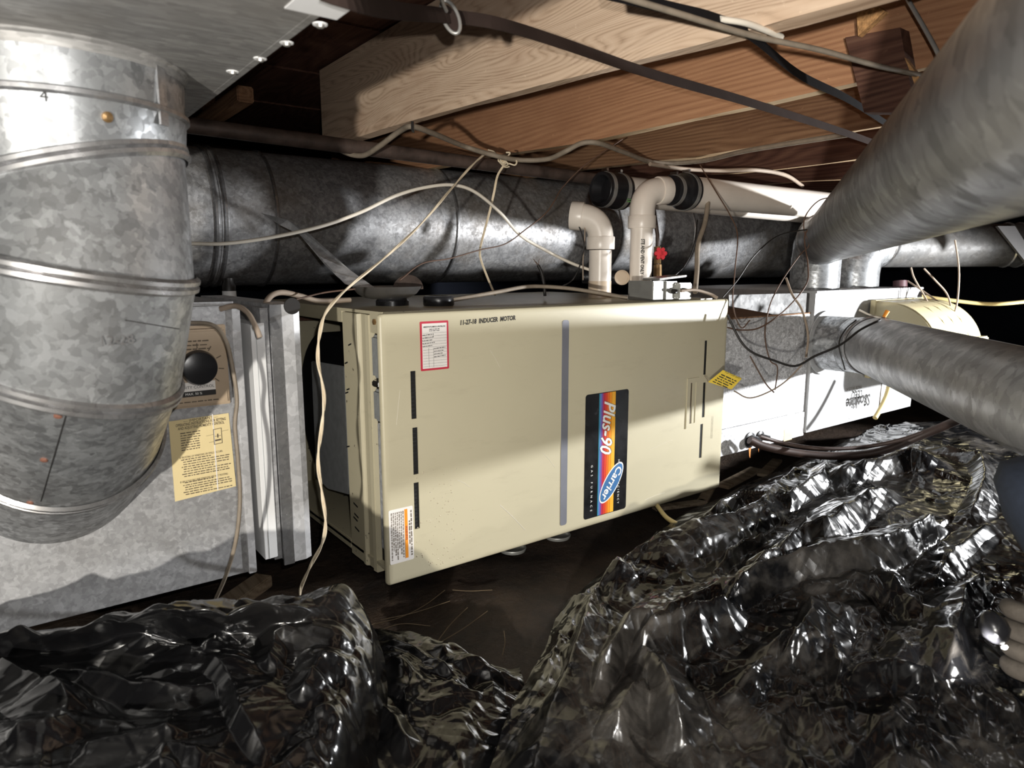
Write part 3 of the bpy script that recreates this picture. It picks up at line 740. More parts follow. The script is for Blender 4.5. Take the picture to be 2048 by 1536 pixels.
# lettering wrapped on the riser
lz = at(1282, 478, D=1.93)[2]-.002; axn = (CAM-p2); axn[2] = 0; axn /= np.linalg.norm(axn); a_ = math.atan2(axn[1], axn[0])+.12
n_ = V(math.cos(a_), math.sin(a_), 0); side = np.cross(V(0, 0, 1), n_)
text('STE AND VENT ONLY', .0135, p2*V(1, 1, 0)+V(0, 0, lz)+n_*(rp+.0001), V(0, 0, -1), -np.cross(n_, V(0, 0, -1)) if False else side, 'ink', t, align='LEFT', sx=.72, off=.0008, bold=.0005)
# rubber couplings and the 3 inch runs
def coupling(lab, c, d, r0, r1, l, openend=False):
    t = thing('rubber_coupling', lab, 'coupling', c)
    pr = [(0, r0*.98), (.001, r0), (l*.38, r0), (l*.5, (r0+r1)/2), (l*.6, r1), (l-.001, r1), (l, r1*.98), (l, r1*.8)]
    if openend: pr = [(.03, r0*.6), (.002, r0*.82)]+pr
    MB().lathe(c, d, pr, 36, cap=True).build('sleeve', 'rubber', t, 40)
    for h, r in ((l*.2, r0), (l*.8, r1)):
        b = MB().lathe(c, d, [(h-.006, r+.0003), (h-.006, r+.002), (h+.006, r+.002), (h+.006, r+.0003)], 36, cap=False).build('clamp_band', 'steel', t)
        cc_ = np.array(c)+np.array(d)*h; MB().obox(cc_+V(0, 0, r+.006), np.array(d)*.004, np.cross(d, [0, 0, 1])*.012, V(0, 0, .004)).build('clamp_screw', 'chrome', b)
    return t


XD = V(1, 0, 0)
k2 = at(1345, 381, D=1.95)
coupling('black rubber coupling on right vent pipe, joined to its elbow', k2-XD*.012, XD, .041, .051, .085)
e2 = at(1395, 381, D=2.02)
t = thing('vent_run', 'near white plastic vent run leaving right from the rubber coupling', 'pipe', k2)
MB().lathe(k2+XD*.05, XD, [(0, .0445), (1.3, .0445), (1.3, .04)], 36).build('pipe', 'pvc', t, 40)
k1 = at(1200, 378, D=2.02); 
coupling('open black rubber coupling left of the others, pulled off its elbow', k1, V(.995, -.06, -.05)/np.linalg.norm(V(.995, -.06, -.05)), .050, .052, .09, True)
t = thing('vent_run', 'farther white plastic vent run with green print, behind the near one', 'pipe', k1)
q = k1+XD*.05; MB().lathe(q, V(1, 0, -.012), [(0, .0445), (1.6, .0445), (1.6, .04)], 36).build('pipe', 'pvc', t, 40)
flat('green_print', (.12, .35, .10), .6, bump=0)
m = MB(); gp = at(1252, 404, D=1.98); n_ = (CAM-gp)/np.linalg.norm(CAM-gp)
for k in range(2): lines(m, gp+V(0, 0, .006*k), XD, V(0, 0, 1), .05, .0035, off=.004, seed=k)
m.build('green_print', 'green_print', t)
# capped tees behind the risers
t = thing('drain_trap', 'black pipe fitting between the two white vent pipes', 'pipe fitting', at(1225, 575, D=1.98))
a, b = at(1165, 553, D=1.99), at(1250, 556, D=1.99)
MB().tube([a, b], .019, 20).build('barrel', 'rubber', t, 40); MB().lathe(at(1243, 556, D=1.93), -_f, [(0, .02), (.01, .021), (.012, .015)], 20).build('copper_cap', 'pvc_stain', t)
# gas line with red valve
t = thing('gas_valve', 'red handled valve on a thin pipe right of the lettered vent pipe', 'valve', at(1316, 560, D=2.1))
MB().tube(pts([(1316, 585), (1314, 545), (1315, 512), (1315, 470), (1308, 420)], 2.1), .006, 10).build('pipe', 'iron_pipe', t, 50)
MB().tube(pts([(1315, 560), (1315, 530)], 2.1), .013, 12).build('brass_fitting', 'brass', t, 40); MB().tube(pts([(1315, 528), (1315, 494)], 2.1), .011, 6).build('brass_body', 'brass', t)
hm = MB(); hc = at(1320, 508, D=2.06)
for k in range(6):
    q = k*math.pi/3; hm.lathe(hc+_r*.013*math.cos(q)+_u*.013*math.sin(q), -_f, [(0, .0065), (.012, .006)], 10)
hm.lathe(hc, -_f, [(0, .014), (.011, .013)], 14); hm.build('red_handle', 'copper_red', t, 40)

# ------------------------------------------------------------------ gas main and the big round duct behind
t = thing('gas_main', 'dark rusty iron pipe running under the joists above the big round duct', 'pipe', (.2, .46, .885))
MB().tube([(-.7, .46, .893), (1.16, .46, .853)], .0168, 20).build('pipe', 'iron_pipe', t, 40)
DY, DZ, DR = 1.0, .735, .19
t = thing('round_trunk_duct', 'long large round galvanized duct running behind the furnace', 'duct', (.7, DY, DZ))
secs = [-.9, -.045, .10, .68, 1.42, 1.86, 2.75]
for i in range(6):
    MB().lathe((secs[i], DY, DZ), (1, 0, 0), [(0, DR+.001*(i % 2)), (secs[i+1]-secs[i], DR+.001*(i % 2))], 64, cap=False).build('duct_section', 'galv_duct', t, 60)
for x in secs[1:6]:
    w = .016 if x == -.045 else .008
    for dx in ((-.012, .012) if w > .01 else (0,)):
        MB().lathe((x+dx, DY, DZ), (1, 0, 0), [(-.006, DR), (-.003, DR+.005), (.003, DR+.005), (.006, DR)], 64, cap=False).build('seam_bead', 'galv_bead', t, 50)
MB().lathe((2.75, DY, DZ), (1, 0, 0), [(0, DR), (.002, DR-.002)], 64).build('end_cap', 'galv_duct', t)
# torn sheet flap standing off the duct
fl = [(520, 425, 1.68), (575, 440, 1.66), (612, 462, 1.62), (700, 540, 1.56), (768, 588, 1.5), (690, 568, 1.5), (650, 530, 1.56), (600, 470, 1.64), (560, 450, 1.68)]
m = MB(); P = pts(fl); m.prism(P, tuple(_f*.0015)); tag(m.build('sheet_flap', 'galv_flange'), 'torn grey sheet metal flap sticking out below the big round duct', 'metal strip')
t = thing('white_bottle', 'small white container in the dark behind the return box', 'bottle', at(458, 600, D=1.65))
p = at(459, 592, D=1.65); MB().lathe(p-V(0, 0, .01), (0, 0, 1), [(0, .016), (.022, .016)], 18).build('base', 'white_paint', t, 40); MB().lathe(p+V(0, 0, .012), (0, 0, 1), [(0, .0155), (.012, .0155), (.022, .011), (.03, .011)], 18).build('cap', 'cord_black', t, 40)
tag(MB().box((-.6, .64, .46), (.2, .95, .47)).build('shelf_board', 'wood_dark'), 'dark board behind the return box', 'board')

# ------------------------------------------------------------------ coil box, plenum, take-offs
cA = at(1440, 918, Y=.05); cB = at(1605, 866, Y=.05); CX0, CX1 = 1.0, cB[0]
t = thing('coil_box', 'brightly lit galvanized coil cabinet joined to the right end of the furnace', 'duct box', (1.2, .35, .06))
cz0, cz1 = (cA[2]+cB[2])/2, at(1530, 634, Y=.05)[2]
zs_ = at(1520, 842, Y=.05)[2]
MB().box((CX0, .05, zs_), (CX1, .68, cz1)).build('upper_panel', 'galv_coil', t, bevel=.0015)
MB().box((CX0, .047, cz0), (CX1+.002, .68, zs_-.001)).build('lower_panel', 'galv_coil', t, bevel=.0015)
MB().box((CX0, .05, cz1), (CX1, .66, cz1+.004)).build('rusty_top', 'wood_brown', t)
for k, q in enumerate(((1600, 838), (1601, 855), (1600, 885))):
    pass
st_ = at(1576, 868, Y=.047); MB().box((st_[0]-.022, .0462, st_[2]-.02), (st_[0]+.022, .047, st_[2]+.018)).build('rating_sticker', 'paper_yellow', t)
for q, wd_ in (((1499, 905), .006), ((1517, 893), .003)):
    p = at(*q, Y=.047); MB().prism([(p[0]-wd_, .0468, p[2]+.018), (p[0]+wd_, .0468, p[2]+.018), (p[0]+wd_*.6, .0468, p[2]-.018), (p[0]-wd_*.2, .0468, p[2]-.01)], (0, -.0004, 0)).build('rust_streak', 'rust', t)
# shelf angle above coil
sa_ = [at(*q, Y=.06) for q in ((1458, 590), (1618, 586), (1628, 603), (1626, 640), (1608, 640), (1458, 612))]
t2 = thing('cover_plate', 'grey sheet metal cover plate with clipped corner above the coil cabinet', 'metal strip', sa_[0])
MB().prism(sa_, (0, .004, 0)).build('plate', 'galv_shaded', t2)  # shade put into the plate's dark colour
for q in ((1621, 605), (1620, 617)): MB().lathe(at(*q, Y=.06), (0, -1, 0), [(0, .0035), (.0006, .0035)], 10).build('bolt_hole', 'white_paint', t2)
PX0, PX1, PZ0, PZ1 = CX1+.003, 2.2, at(1610, 866, Y=.04)[2], .518
t = thing('supply_plenum', 'pale galvanized supply plenum with upside-down lettering at right', 'duct box', (1.8, .35, .09))
c0 = ((PX0+PX1)/2, .034, (PZ0+PZ1)/2); X = [(PX0, .04, PZ0), (PX1, .04, PZ0), (PX1, .04, PZ1), (PX0, .04, PZ1)]
m = MB(); m.add(X+[c0]+[(PX0, .7, PZ0), (PX1, .7, PZ0), (PX1, .7, PZ1), (PX0, .7, PZ1)], [(0, 1, 4), (1, 2, 4), (2, 3, 4), (3, 0, 4), (0, 5, 6, 1), (1, 6, 7, 2), (2, 7, 8, 3), (3, 8, 5, 0), (5, 8, 7, 6)])
m.build('plenum_body', 'galv_plenum', t)
MB().box((PX0-.002, .035, PZ1-.003), (PX1+.004, .70, PZ1+.004)).build('top_edge', 'galv_plenum', t)
p = at(1764, 760, Y=.036); p_ = at(1758, 830, Y=.036); MB().tube([V(p[0], .036, p[2]+.2), V(p_[0], .037, p_[2])], .0018, 5).build('seam', 'ink_brown', t)
lu, lv_ = V(-1, 0, 0), V(0, 0, -1)
p = at(1717, 802, Y=.034); text('Scotlite', .056, (p[0], .031, p[2]), lu, lv_, 'ink', t, sx=.85, bold=.0016); p = at(1714, 788, Y=.034); text('LFQ', .036, (p[0], .031, p[2]), lu, lv_, 'ink', t, sx=.9, bold=.0006)
p = at(1706, 776, Y=.034); text('MADE IN U.S.A.', .017, (p[0], .031, p[2]), lu, lv_, 'ink_brown', t, sx=.9)
flat('ink_pale', (.42, .42, .42), .6, bump=0); p = at(1710, 815, Y=.034); text('INSULATED', .014, (p[0], .031, p[2]-.03), lu, lv_, 'ink_pale', t)


def duct(name, lab, base, up, path, r, mats='galv_pipe', gores=True, rbend=.1):
    """take-off collar, gored elbow, long pipe"""
    t = thing(name, lab, 'duct', base)
    base = np.array(base); c = base+np.array(up)
    P = [base, base+np.array(up)*.35]; far = [np.array(q) for q in path]
    d2 = (far[0]-c)/np.linalg.norm(far[0]-c)
    MB().tube([base, base+np.array(up)*.4], r*1.02, 40).build('collar', 'galv_elbow', t, 50)
    mid = elbow_path(base, c, far[0], min(rbend, np.linalg.norm(np.array(up))*.7), 4, False)
    pp = [base+np.array(up)*.4]+mid
    for i in range(len(pp)-1):
        MB().tube([pp[i], pp[i+1]], r*(1.0 if i % 2 else 1.015), 40, cap=False).build('gore', 'galv_elbow', t, 50)
    MB().tube(pp, r*.99, 40, cap=False).build('elbow_core', 'galv_elbow', t, 50)
    for q in pp[1:]:
        pass
    MB().tube([mid[-1]]+far, r, 56).build('pipe', mats, t, 60)
    MB().lathe(mid[-1], d2, [(-.004, r), (0, r+.004), (.004, r)], 40, cap=False).build('seam_bead', 'galv_bead', t, 50)
    return t


bA = at(1627, 588, Y=.16); bA[2] = PZ1
A1 = at(1655, 476, D=2.18); A2 = at(1942, 290, D=.66); A3 = A2+(A2-A1)*.8
cA_ = V(bA[0], bA[1], A1[2]-.0)
dA = (A2-A1)/np.linalg.norm(A2-A1)
duct('branch_duct', 'nearest round metal branch duct sweeping large to the upper right', bA, V(0, 0, (A1-dA*.08)[2]-PZ1), [A1+dA*.08, A2, A3], .077)
bC = at(1708, 585, Y=.17); bC[2] = PZ1
C1 = at(1800, 492, D=2.55); C2 = at(2300, 488, D=2.5); cz = C1[2]
t = duct('branch_duct', 'farther round metal branch duct running level to the right edge', bC, V(0, 0, cz-PZ1), [C1, C2], .077, 'galv_shaded')  # pipe coloured dark so its front looks unlit
for x in (2010, 2035):
    q = at(x, 490, D=2.53); MB().lathe(q, C2-C1, [(-.006, .077), (0, .082), (.006, .077)], 40, cap=False).build('seam_bead', 'galv_bead', t, 50)
bB = at(1648, 685, Y=.036)
B1 = at(1748, 692, D=2.0); B2 = at(2048, 797, D=1.14); B3 = B2+(B2-B1)*1.5
duct('branch_duct', 'lower round metal branch duct leaving the front of the plenum toward the right edge', bB, V(0, -.13, 0), [B1, B2, B3], .083, 'galv_branch', rbend=.08)
dB = (B2-B1)/np.linalg.norm(B2-B1); MB().lathe(B1+dB*.02, dB, [(-.0025, .083), (-.001, .0845), (.001, .0845), (.0025, .083)], 48, cap=False).build('joint_line', 'ink', bpy.data.objects['branch_duct.002'], 40)
MB_ = MB().lathe(bB+V(0, -.004, 0), (0, -1, 0), [(0, .1), (.003, .1), (.005, .086)], 40).build('front_flange', 'galv_plenum', bpy.data.objects['branch_duct.002'], 40)
tag(MB().prism([at(1995, 452, D=2.3), at(2030, 452, D=2.3), at(2060, 500, D=2.3), at(2060, 535, D=2.3)], tuple(_f*.01)).build('duct_strap', 'cord_black'), 'dark hanger strap around the far branch duct at right edge', 'strap')

# drum humidifier on the plenum
hx0, hx1 = at(1738, 680, Y=.03)[0], at(1900, 640, Y=-.08)[0]
hz1 = at(1745, 603, Y=.02)[2]; hz0 = at(1738, 752, Y=.03)[2]
t = thing('humidifier', 'beige plastic drum humidifier with curved front on the plenum', 'humidifier', ((hx0+hx1)/2, -.05, hz0))
R_ = .17; prof = [(.034, hz0), (.034, hz1), (-.02, hz1)]
for k in range(1, 10):
    q = math.radians(90-10*k); prof.append((-.02-R_*math.cos(q), hz1-R_+R_*math.sin(q)))
prof += [(-.02-R_, hz0+.02), (-.02-R_+.02, hz0)]
hmm_ = MB().prism([(hx0, y, z) for y, z in prof], (hx1-hx0, 0, 0)).build('housing', 'beige_plastic', t, 20, bevel=.004)
MB().box((hx0-.004, .015, hz0-.004), (hx1+.004, .034, hz1+.004)).build('mount_flange', 'beige_plastic', t, bevel=.002)
MB().box((hx1-.09, -.02-R_-.012, hz0+.02), (hx1+.012, -.02-R_+.09, hz1-R_+.05)).build('float_box', 'beige_plastic', t, bevel=.004)
for k in range(3):
    x = hx0+(hx1-hx0)*(.3+.2*k); MB().prism([(x, -.02-(R_+.002)*math.cos(math.radians(a)), hz1-R_+(R_+.002)*math.sin(math.radians(a))) for a in (80, 60, 40, 20)]+[(x, -.02-R_*.98*math.cos(math.radians(a)), hz1-R_+R_*.98*math.sin(math.radians(a))) for a in (20, 40, 60, 80)], (.004, 0, 0)).build('rib', 'beige_plastic', t)
v0 = at(1798, 600, Y=.0)
t = thing('water_valve', 'small brass solenoid valve on top of the beige humidifier', 'valve', v0)
flat('coil_brown', (.07, .03, .035), .5)
a = at(1797, 600, D=2.6); MB().tube([at(1797, 602, D=2.55), at(1797, 585, D=2.55)], .022, 14).build('valve_body', 'brass', t, 40)
MB().tube([at(1765, 586, D=2.56), at(1832, 592, D=2.55)], .012, 12).build('crossbar', 'brass', t, 40)
MB().tube([at(1800, 578, D=2.55), at(1800, 562, D=2.55)], .024, 16).build('coil', 'coil_brown', t, 40); MB().tube([at(1811, 580, D=2.54), at(1811, 566, D=2.54)], .006, 10).build('bracket', 'chrome', t)
MB().tube([at(1824, 592, D=2.55), at(1838, 592, D=2.55)], .02, 6).build('nut', 'chrome', t)
MB().lathe(at(1773, 590, D=2.55), -_r, [(0, .018), (.01, .018)], 6).build('nut', 'cord_black', t)
cord('water_tube', 'cream plastic water tube running right from the humidifier valve', 'tube', [(1838, 592, 2.55), (1890, 599, 2.5), (1960, 607, 2.45), (2010, 607, 2.4), (2100, 598, 2.35)], .007, 'tube_yellow')
cord('drain_tube', 'yellowish drain tube hanging below the humidifier in front of the plenum', 'tube', [(1781, 752, 2.2), (1775, 785, 2.18), (1762, 815, 2.16), (1750, 836, 2.14)], .0075, 'tube_yellow')
for L, lab, r in (([(1499, 880, 1.95), (1530, 893, 1.96), (1600, 907, 1.98), (1680, 912, 1.98), (1760, 903, 1.95), (1850, 868, 1.9), (1940, 830, 1.82)], 'thicker brown refrigerant line looping from the coil cabinet toward the right', .0115),
                  ([(1520, 873, 1.96), (1570, 887, 1.98), (1640, 897, 1.93), (1720, 895, 1.95), (1800, 880, 1.92), (1880, 852, 1.88), (1950, 826, 1.82)], 'thinner brown refrigerant line above its thicker twin', .0055)):
    t = thing('refrigerant_line', lab, 'pipe', at(*L[0][:2], D=L[0][2]))
    MB().tube(spline(pts(L), 8), r, 14).build('tube', 'lineset', t, 50)
    p = at(L[0][0], L[0][1], Y=.046); MB().lathe(p, (0, -1, 0), [(0, r+.012), (.003, r+.012), (.005, r+.004), (.03, r+.003)], 22).build('grommet', 'rubber', t, 40)
# safety tag
tg = [at(*q, D=1.74) for q in ((1416, 764), (1446, 740), (1484, 757), (1463, 779))]
t = thing('safety_tag', 'yellow paper tag hanging at the right edge of the furnace door', 'tag', tg[0])
MB().prism(tg, tuple(_f*.001)).build('paper', 'tag_yellow', t)
tu = (tg[2]-tg[1])/np.linalg.norm(tg[2]-tg[1]); tn = np.cross(tu, tg[1]-tg[0]); tn /= np.linalg.norm(tn); tv = np.cross(tn, tu)
def tgp(u, v): return tg[0]+(tg[3]-tg[0])*u+(tg[1]-tg[0])*v-_f*.0008
text('FOR YOUR SAFETY', .0075, tgp(.52, .86), tu, tv, 'ink', t, sx=.72, off=.0012)
m = MB()
for k in range(5): lines(m, tgp(.12, .66-k*.14), tu, tv, .042, .003, off=.0012, seed=k+5)
m.build('tag_print', 'ink', t, kind='stuff'); MB().tube([at(1409, 752, D=1.77), at(1414, 758, D=1.76), tg[0]], .0008, 5).build('tie', 'cord_dim', t)

# ------------------------------------------------------------------ straps and wiring
def strap(name, lab, L, w, mat, tilt=(0, 0, 1)):
    P = spline(pts(L), 6); up = np.array(tilt, float); rings = []
    for i, p in enumerate(P):
        tt = P[min(i+1, len(P)-1)]-P[max(i-1, 0)]; tt /= np.linalg.norm(tt); ww = up-tt*up.dot(tt); ww /= np.linalg.norm(ww); nn = np.cross(tt, ww)
        rings.append([p+ww*w/2-nn*.0006, p+ww*w/2+nn*.0006, p-ww*w/2+nn*.0006, p-ww*w/2-nn*.0006])
    return tag(MB().loft(rings).build(name, mat), lab, 'strap')


strap('hanger_strap', 'dark brown strap crossing the pale joist through the metal ring', [(640, -20, 0.797, 1), (720, 5, 0.797, 1), (800, 22, 0.84, 1), (905, 33, 0.884, 1), (1000, 48, 0.884, 1), (1120, 85, 0.884, 1), (1300, 147, 0.884, 1), (1500, 205, 0.884, 1), (1680, 262, 0.884, 1), (1765, 292, 0.884, 1)], .017, 'strap_brown', (0, .3, 1))
strap('hanger_strap', 'black strap running from top centre to the near round duct', [(1210, -15, 0.882, 1), (1350, 18, 0.882, 1), (1430, 38, 0.882, 1), (1500, 70, 0.882, 1), (1600, 150, 0.882, 1), (1700, 200, 0.882, 1), (1785, 255, 0.882, 1), (1810, 268, 0.882, 1)], .016, 'strap_black', (0, .3, 1))
cord('loose_cord', 'grey cord running across the upper right joists to the near round duct', 'cord', [(1240, -8, 0.874, 1), (1350, 25, 0.874, 1), (1500, 70, 0.874, 1), (1640, 100, 0.874, 1), (1760, 133, 0.874, 1), (1890, 160, 0.874, 1)], .0036, 'cord_grey')
cord('loose_cord', 'short pale cord end pointing right over the pale joist near top', 'cord', [(1440, 38, 0.884, 1), (1490, 46, 0.884, 1), (1530, 60, 0.884, 1), (1563, 74, 0.884, 1)], .0038, 'cord_white')
tag(MB().tube(spline([at(x, y, X=.5) for x, y in ((1813, -5), (1845, 50), (1870, 95), (1896, 150))], 6), .003, 7).build('hanger_wire', 'steel', None, 60), 'bright metal wire slanting down at top right beside the near round duct', 'wire')
t = thing('hook_ring', 'bent metal ring hook holding the brown strap under the pale joist', 'hook', at(905, 30, Z=.88))
q = [at(880, -12, Z=.882), at(885, 5, Z=.882), at(893, 22, Z=.882)]
MB().tube(spline(q, 5), .0022, 8).build('shank', 'steel', t, 50)
cc_ = at(901, 34, Z=.88); MB().tube([cc_+_r*.0095*math.cos(k*math.pi/14)*1.0+_u*.019*math.sin(k*math.pi/14)+_r*.006*math.sin(-k*math.pi/14) for k in range(29)], .0022, 8).build('ring', 'steel', t, 50)
MB().prism([cc_-_f*-.003+_r*.008*math.cos(k*math.pi/10)+_u*.016*math.sin(k*math.pi/10)-_r*.006*math.sin(k*math.pi/10) for k in range(20)], tuple(_f*.002)).build('washer_disc', 'strap_brown', t)

cord('house_cable', 'flat grey house cable stapled along the lower edge of the joists', 'cable', [(655, 284, 0.905, 1), (690, 305, 0.865, 1), (725, 311, 0.852, 1), (755, 295, 0.862, 1), (800, 262, 0.888, 1), (825, 253, 0.888, 1), (870, 268, 0.888, 1), (930, 293, 0.888, 1), (990, 311, 0.862, 1), (1040, 320, 0.858, 1), (1095, 318, 0.858, 1), (1130, 303, 0.868, 1), (1165, 286, 0.888, 1), (1200, 287, 0.888, 1), (1250, 305, 0.888, 1), (1310, 325, 0.888, 1), (1400, 322, 0.888, 1), (1500, 300, 0.888, 1), (1700, 268, 0.888, 1)], .0062, 'cord_grey')
cord('house_cable', 'second grey house cable looping above the white vent runs', 'cable', [(1300, 328, 0.88, 1), (1370, 338, 0.88, 1), (1440, 341, 0.88, 1), (1510, 340, 0.88, 1), (1570, 350, 0.88, 1), (1605, 372, 0.88, 1)], .006, 'cord_dim')
tag(MB().obox(at(826, 254, Z=.886), _r*.003, _u*.009, _f*.008).build('cable_staple', 'chrome'), 'shiny staple holding the grey cable under the pale joist', 'staple')
# cream twin wire and its knot
L = [(968, 309, 1.72), (940, 335, 1.66), (905, 375, 1.6), (840, 450, 1.48), (770, 515, 1.36), (700, 572, 1.24), (655, 620, 1.16), (640, 665, 1.13), (636, 720, 1.12), (648, 790, 1.12), (644, 850, 1.12), (636, 920, 1.12), (644, 985, 1.13), (651, 1040, 1.14), (645, 1085, 1.16), (622, 1130, 1.2), (602, 1175, 1.25), (596, 1212, 1.28), (560, 1218, 1.28), (480, 1215, 1.26), (410, 1226, 1.24)]
t = thing('twin_wire', 'cream twin wire hanging from the joist cable past the open furnace end to the ground', 'wire', at(596, 1212, D=1.28))
for s_ in (-1, 1):
    P = spline(pts(L), 8); MB().tube([p+_r*.0016*s_*math.cos(i*.35)+_f*.0016*s_*math.sin(i*.35) for i, p in enumerate(P)], .0019, 6).build('conductor', 'cord_cream', t, 60)
L = [(1008, 330, 1.74), (995, 352, 1.74), (988, 385, 1.74), (980, 420, 1.76), (968, 465, 1.8), (960, 500, 1.84), (962, 520, 1.86), (975, 555, 1.86), (990, 590, 1.82)]
t = thing('tie_wire', 'cream wire knotted round the grey cable, its tail hanging to the furnace top', 'wire', at(990, 588, D=1.82))
for s_ in (-1, 1):
    P = spline(pts(L), 8); MB().tube([p+_r*.0014*s_ for p in P], .0017, 6).build('conductor', 'cord_cream', t, 60)
c = pts([(976, 300), (988, 304), (998, 315), (1006, 326), (1013, 316), (1020, 306), (1012, 305)], 1.72); MB().tube(spline(c, 6), .0022, 6).build('knot_loop', 'cord_cream', t, 60)
c = pts([(1008, 313), (1022, 316), (1033, 322), (1030, 330), (1018, 327)], 1.71); MB().tube(spline(c, 6), .0022, 6).build('knot_loop', 'cord_cream', t, 60)
c = [at(1000+6*math.sin(k*.9)+k*.45, 318+5*math.cos(k*.9)*.8+k*.45, D=1.725+.01*math.cos(k*.9+1)) for k in range(30)]; MB().tube(spline(c, 3), .002, 6).build('knot_wrap', 'cord_cream', t, 60)
cord('white_cable', 'white cable arching across the big round duct down to the vent pipes', 'cable', [(380, 487, 1.45), (450, 487, 1.46), (540, 475, 1.48), (640, 453, 1.5), (720, 425, 1.53), (790, 392, 1.57), (850, 375, 1.6), (905, 370, 1.64), (950, 384, 1.68), (1000, 425, 1.74), (1040, 470, 1.8), (1090, 500, 1.85), (1140, 525, 1.88), (1180, 540, 1.9)], .0042, 'cord_white')
cord('thin_wire', 'thin brown wire rising from the steel dish to the joists', 'wire', [(800, 560, 1.4), (845, 527, 1.5), (900, 517, 1.6), (960, 500, 1.7), (1010, 488, 1.76), (1050, 460, 1.8), (1090, 428, 1.82), (1110, 400, 1.83), (1125, 375, 1.84), (1170, 330, 1.84), (1245, 278, 1.85)], .0017, 'cord_brown')
cord('thin_wire', 'thin dark wire pair looping down beside the left vent pipe', 'wire', [(1158, 452, 1.86), (1166, 475, 1.86), (1168, 495, 1.86), (1160, 530, 1.88), (1145, 560, 1.9), (1120, 575, 1.9)], .002, 'cord_black')
cord('thin_wire', 'second dark wire beside the left vent pipe with a pale upper end', 'wire', [(1170, 450, 1.86), (1169, 480, 1.86), (1166, 520, 1.87), (1166, 560, 1.88)], .0018, 'cord_dim')
t = thing('cable_stub', 'black cable stub with frayed ends standing on the furnace top', 'cable', at(1088, 590, D=1.72))
MB().tube(spline(pts([(1090, 592), (1088, 570), (1083, 545), (1076, 530)], 1.74), 6), .0038, 8).build('jacket', 'cord_black', t, 60)
for q in ((1067, 518), (1079, 517), (1070, 523)): MB().tube(spline(pts([(1076, 531), ((1076+q[0])/2, 525), q], 1.74), 4), .0011, 5).build('strand', 'cord_brown', t)
cord('control_cable', 'dark cable lying along the furnace top toward the switch box', 'cable', [(905, 600, 1.5), (950, 592, 1.56), (1000, 583, 1.62), (1060, 573, 1.7), (1130, 576, 1.72), (1200, 586, 1.72), (1255, 596, 1.7)], .005, 'cord_grey')
cord('control_cable', 'grey cable looping over the boot to the furnace top', 'cable', [(515, 690, 1.18), (522, 640, 1.18), (535, 600, 1.2), (560, 585, 1.24), (600, 592, 1.3), (640, 602, 1.36), (700, 600, 1.42)], .0052, 'cord_dim')
cord('control_cable', 'pale cable bending down over the white filter edge', 'cable', [(440, 618, 1.06), (470, 612, 1.06), (495, 625, 1.05), (512, 655, 1.04), (520, 675, 1.04)], .0042, 'cord_dim')
cord('control_cable', 'brown cord hanging down the return box beside the yellowed card', 'cable', [(370, 645, 1.0), (425, 650, 1.0), (452, 682, 1.0), (466, 740, 1.0), (474, 800, 1.0), (470, 850, 1.0), (476, 920, 1.0), (480, 1000, 1.01), (472, 1080, 1.02), (452, 1150, 1.05), (428, 1205, 1.12)], .003, 'cord_grey')
cord('thin_wire', 'thin red brown wire crossing from the boot to the steel dish', 'wire', [(540, 612, 1.2), (600, 597, 1.26), (650, 585, 1.3), (710, 578, 1.34)], .0018, 'cord_brown')
cord('power_cable', 'grey cable dropping from the vent runs behind the switch box', 'cable', [(1416, 405, 2.0), (1410, 445, 1.98), (1396, 490, 1.95), (1394, 540, 1.92), (1390, 585, 1.88)], .007, 'cord_grey')
cord('power_cable', 'short pale cable from the switch box over the furnace corner', 'cable', [(1362, 582, 1.72), (1390, 580, 1.74), (1420, 588, 1.76), (1435, 596, 1.76)], .004, 'cord_dim')
cord('thin_wire', 'thin black wire curving from the switch box lid to the vent runs', 'wire', [(1345, 555, 1.8), (1370, 530, 1.84), (1388, 490, 1.9), (1395, 440, 1.95)], .002, 'cord_black')
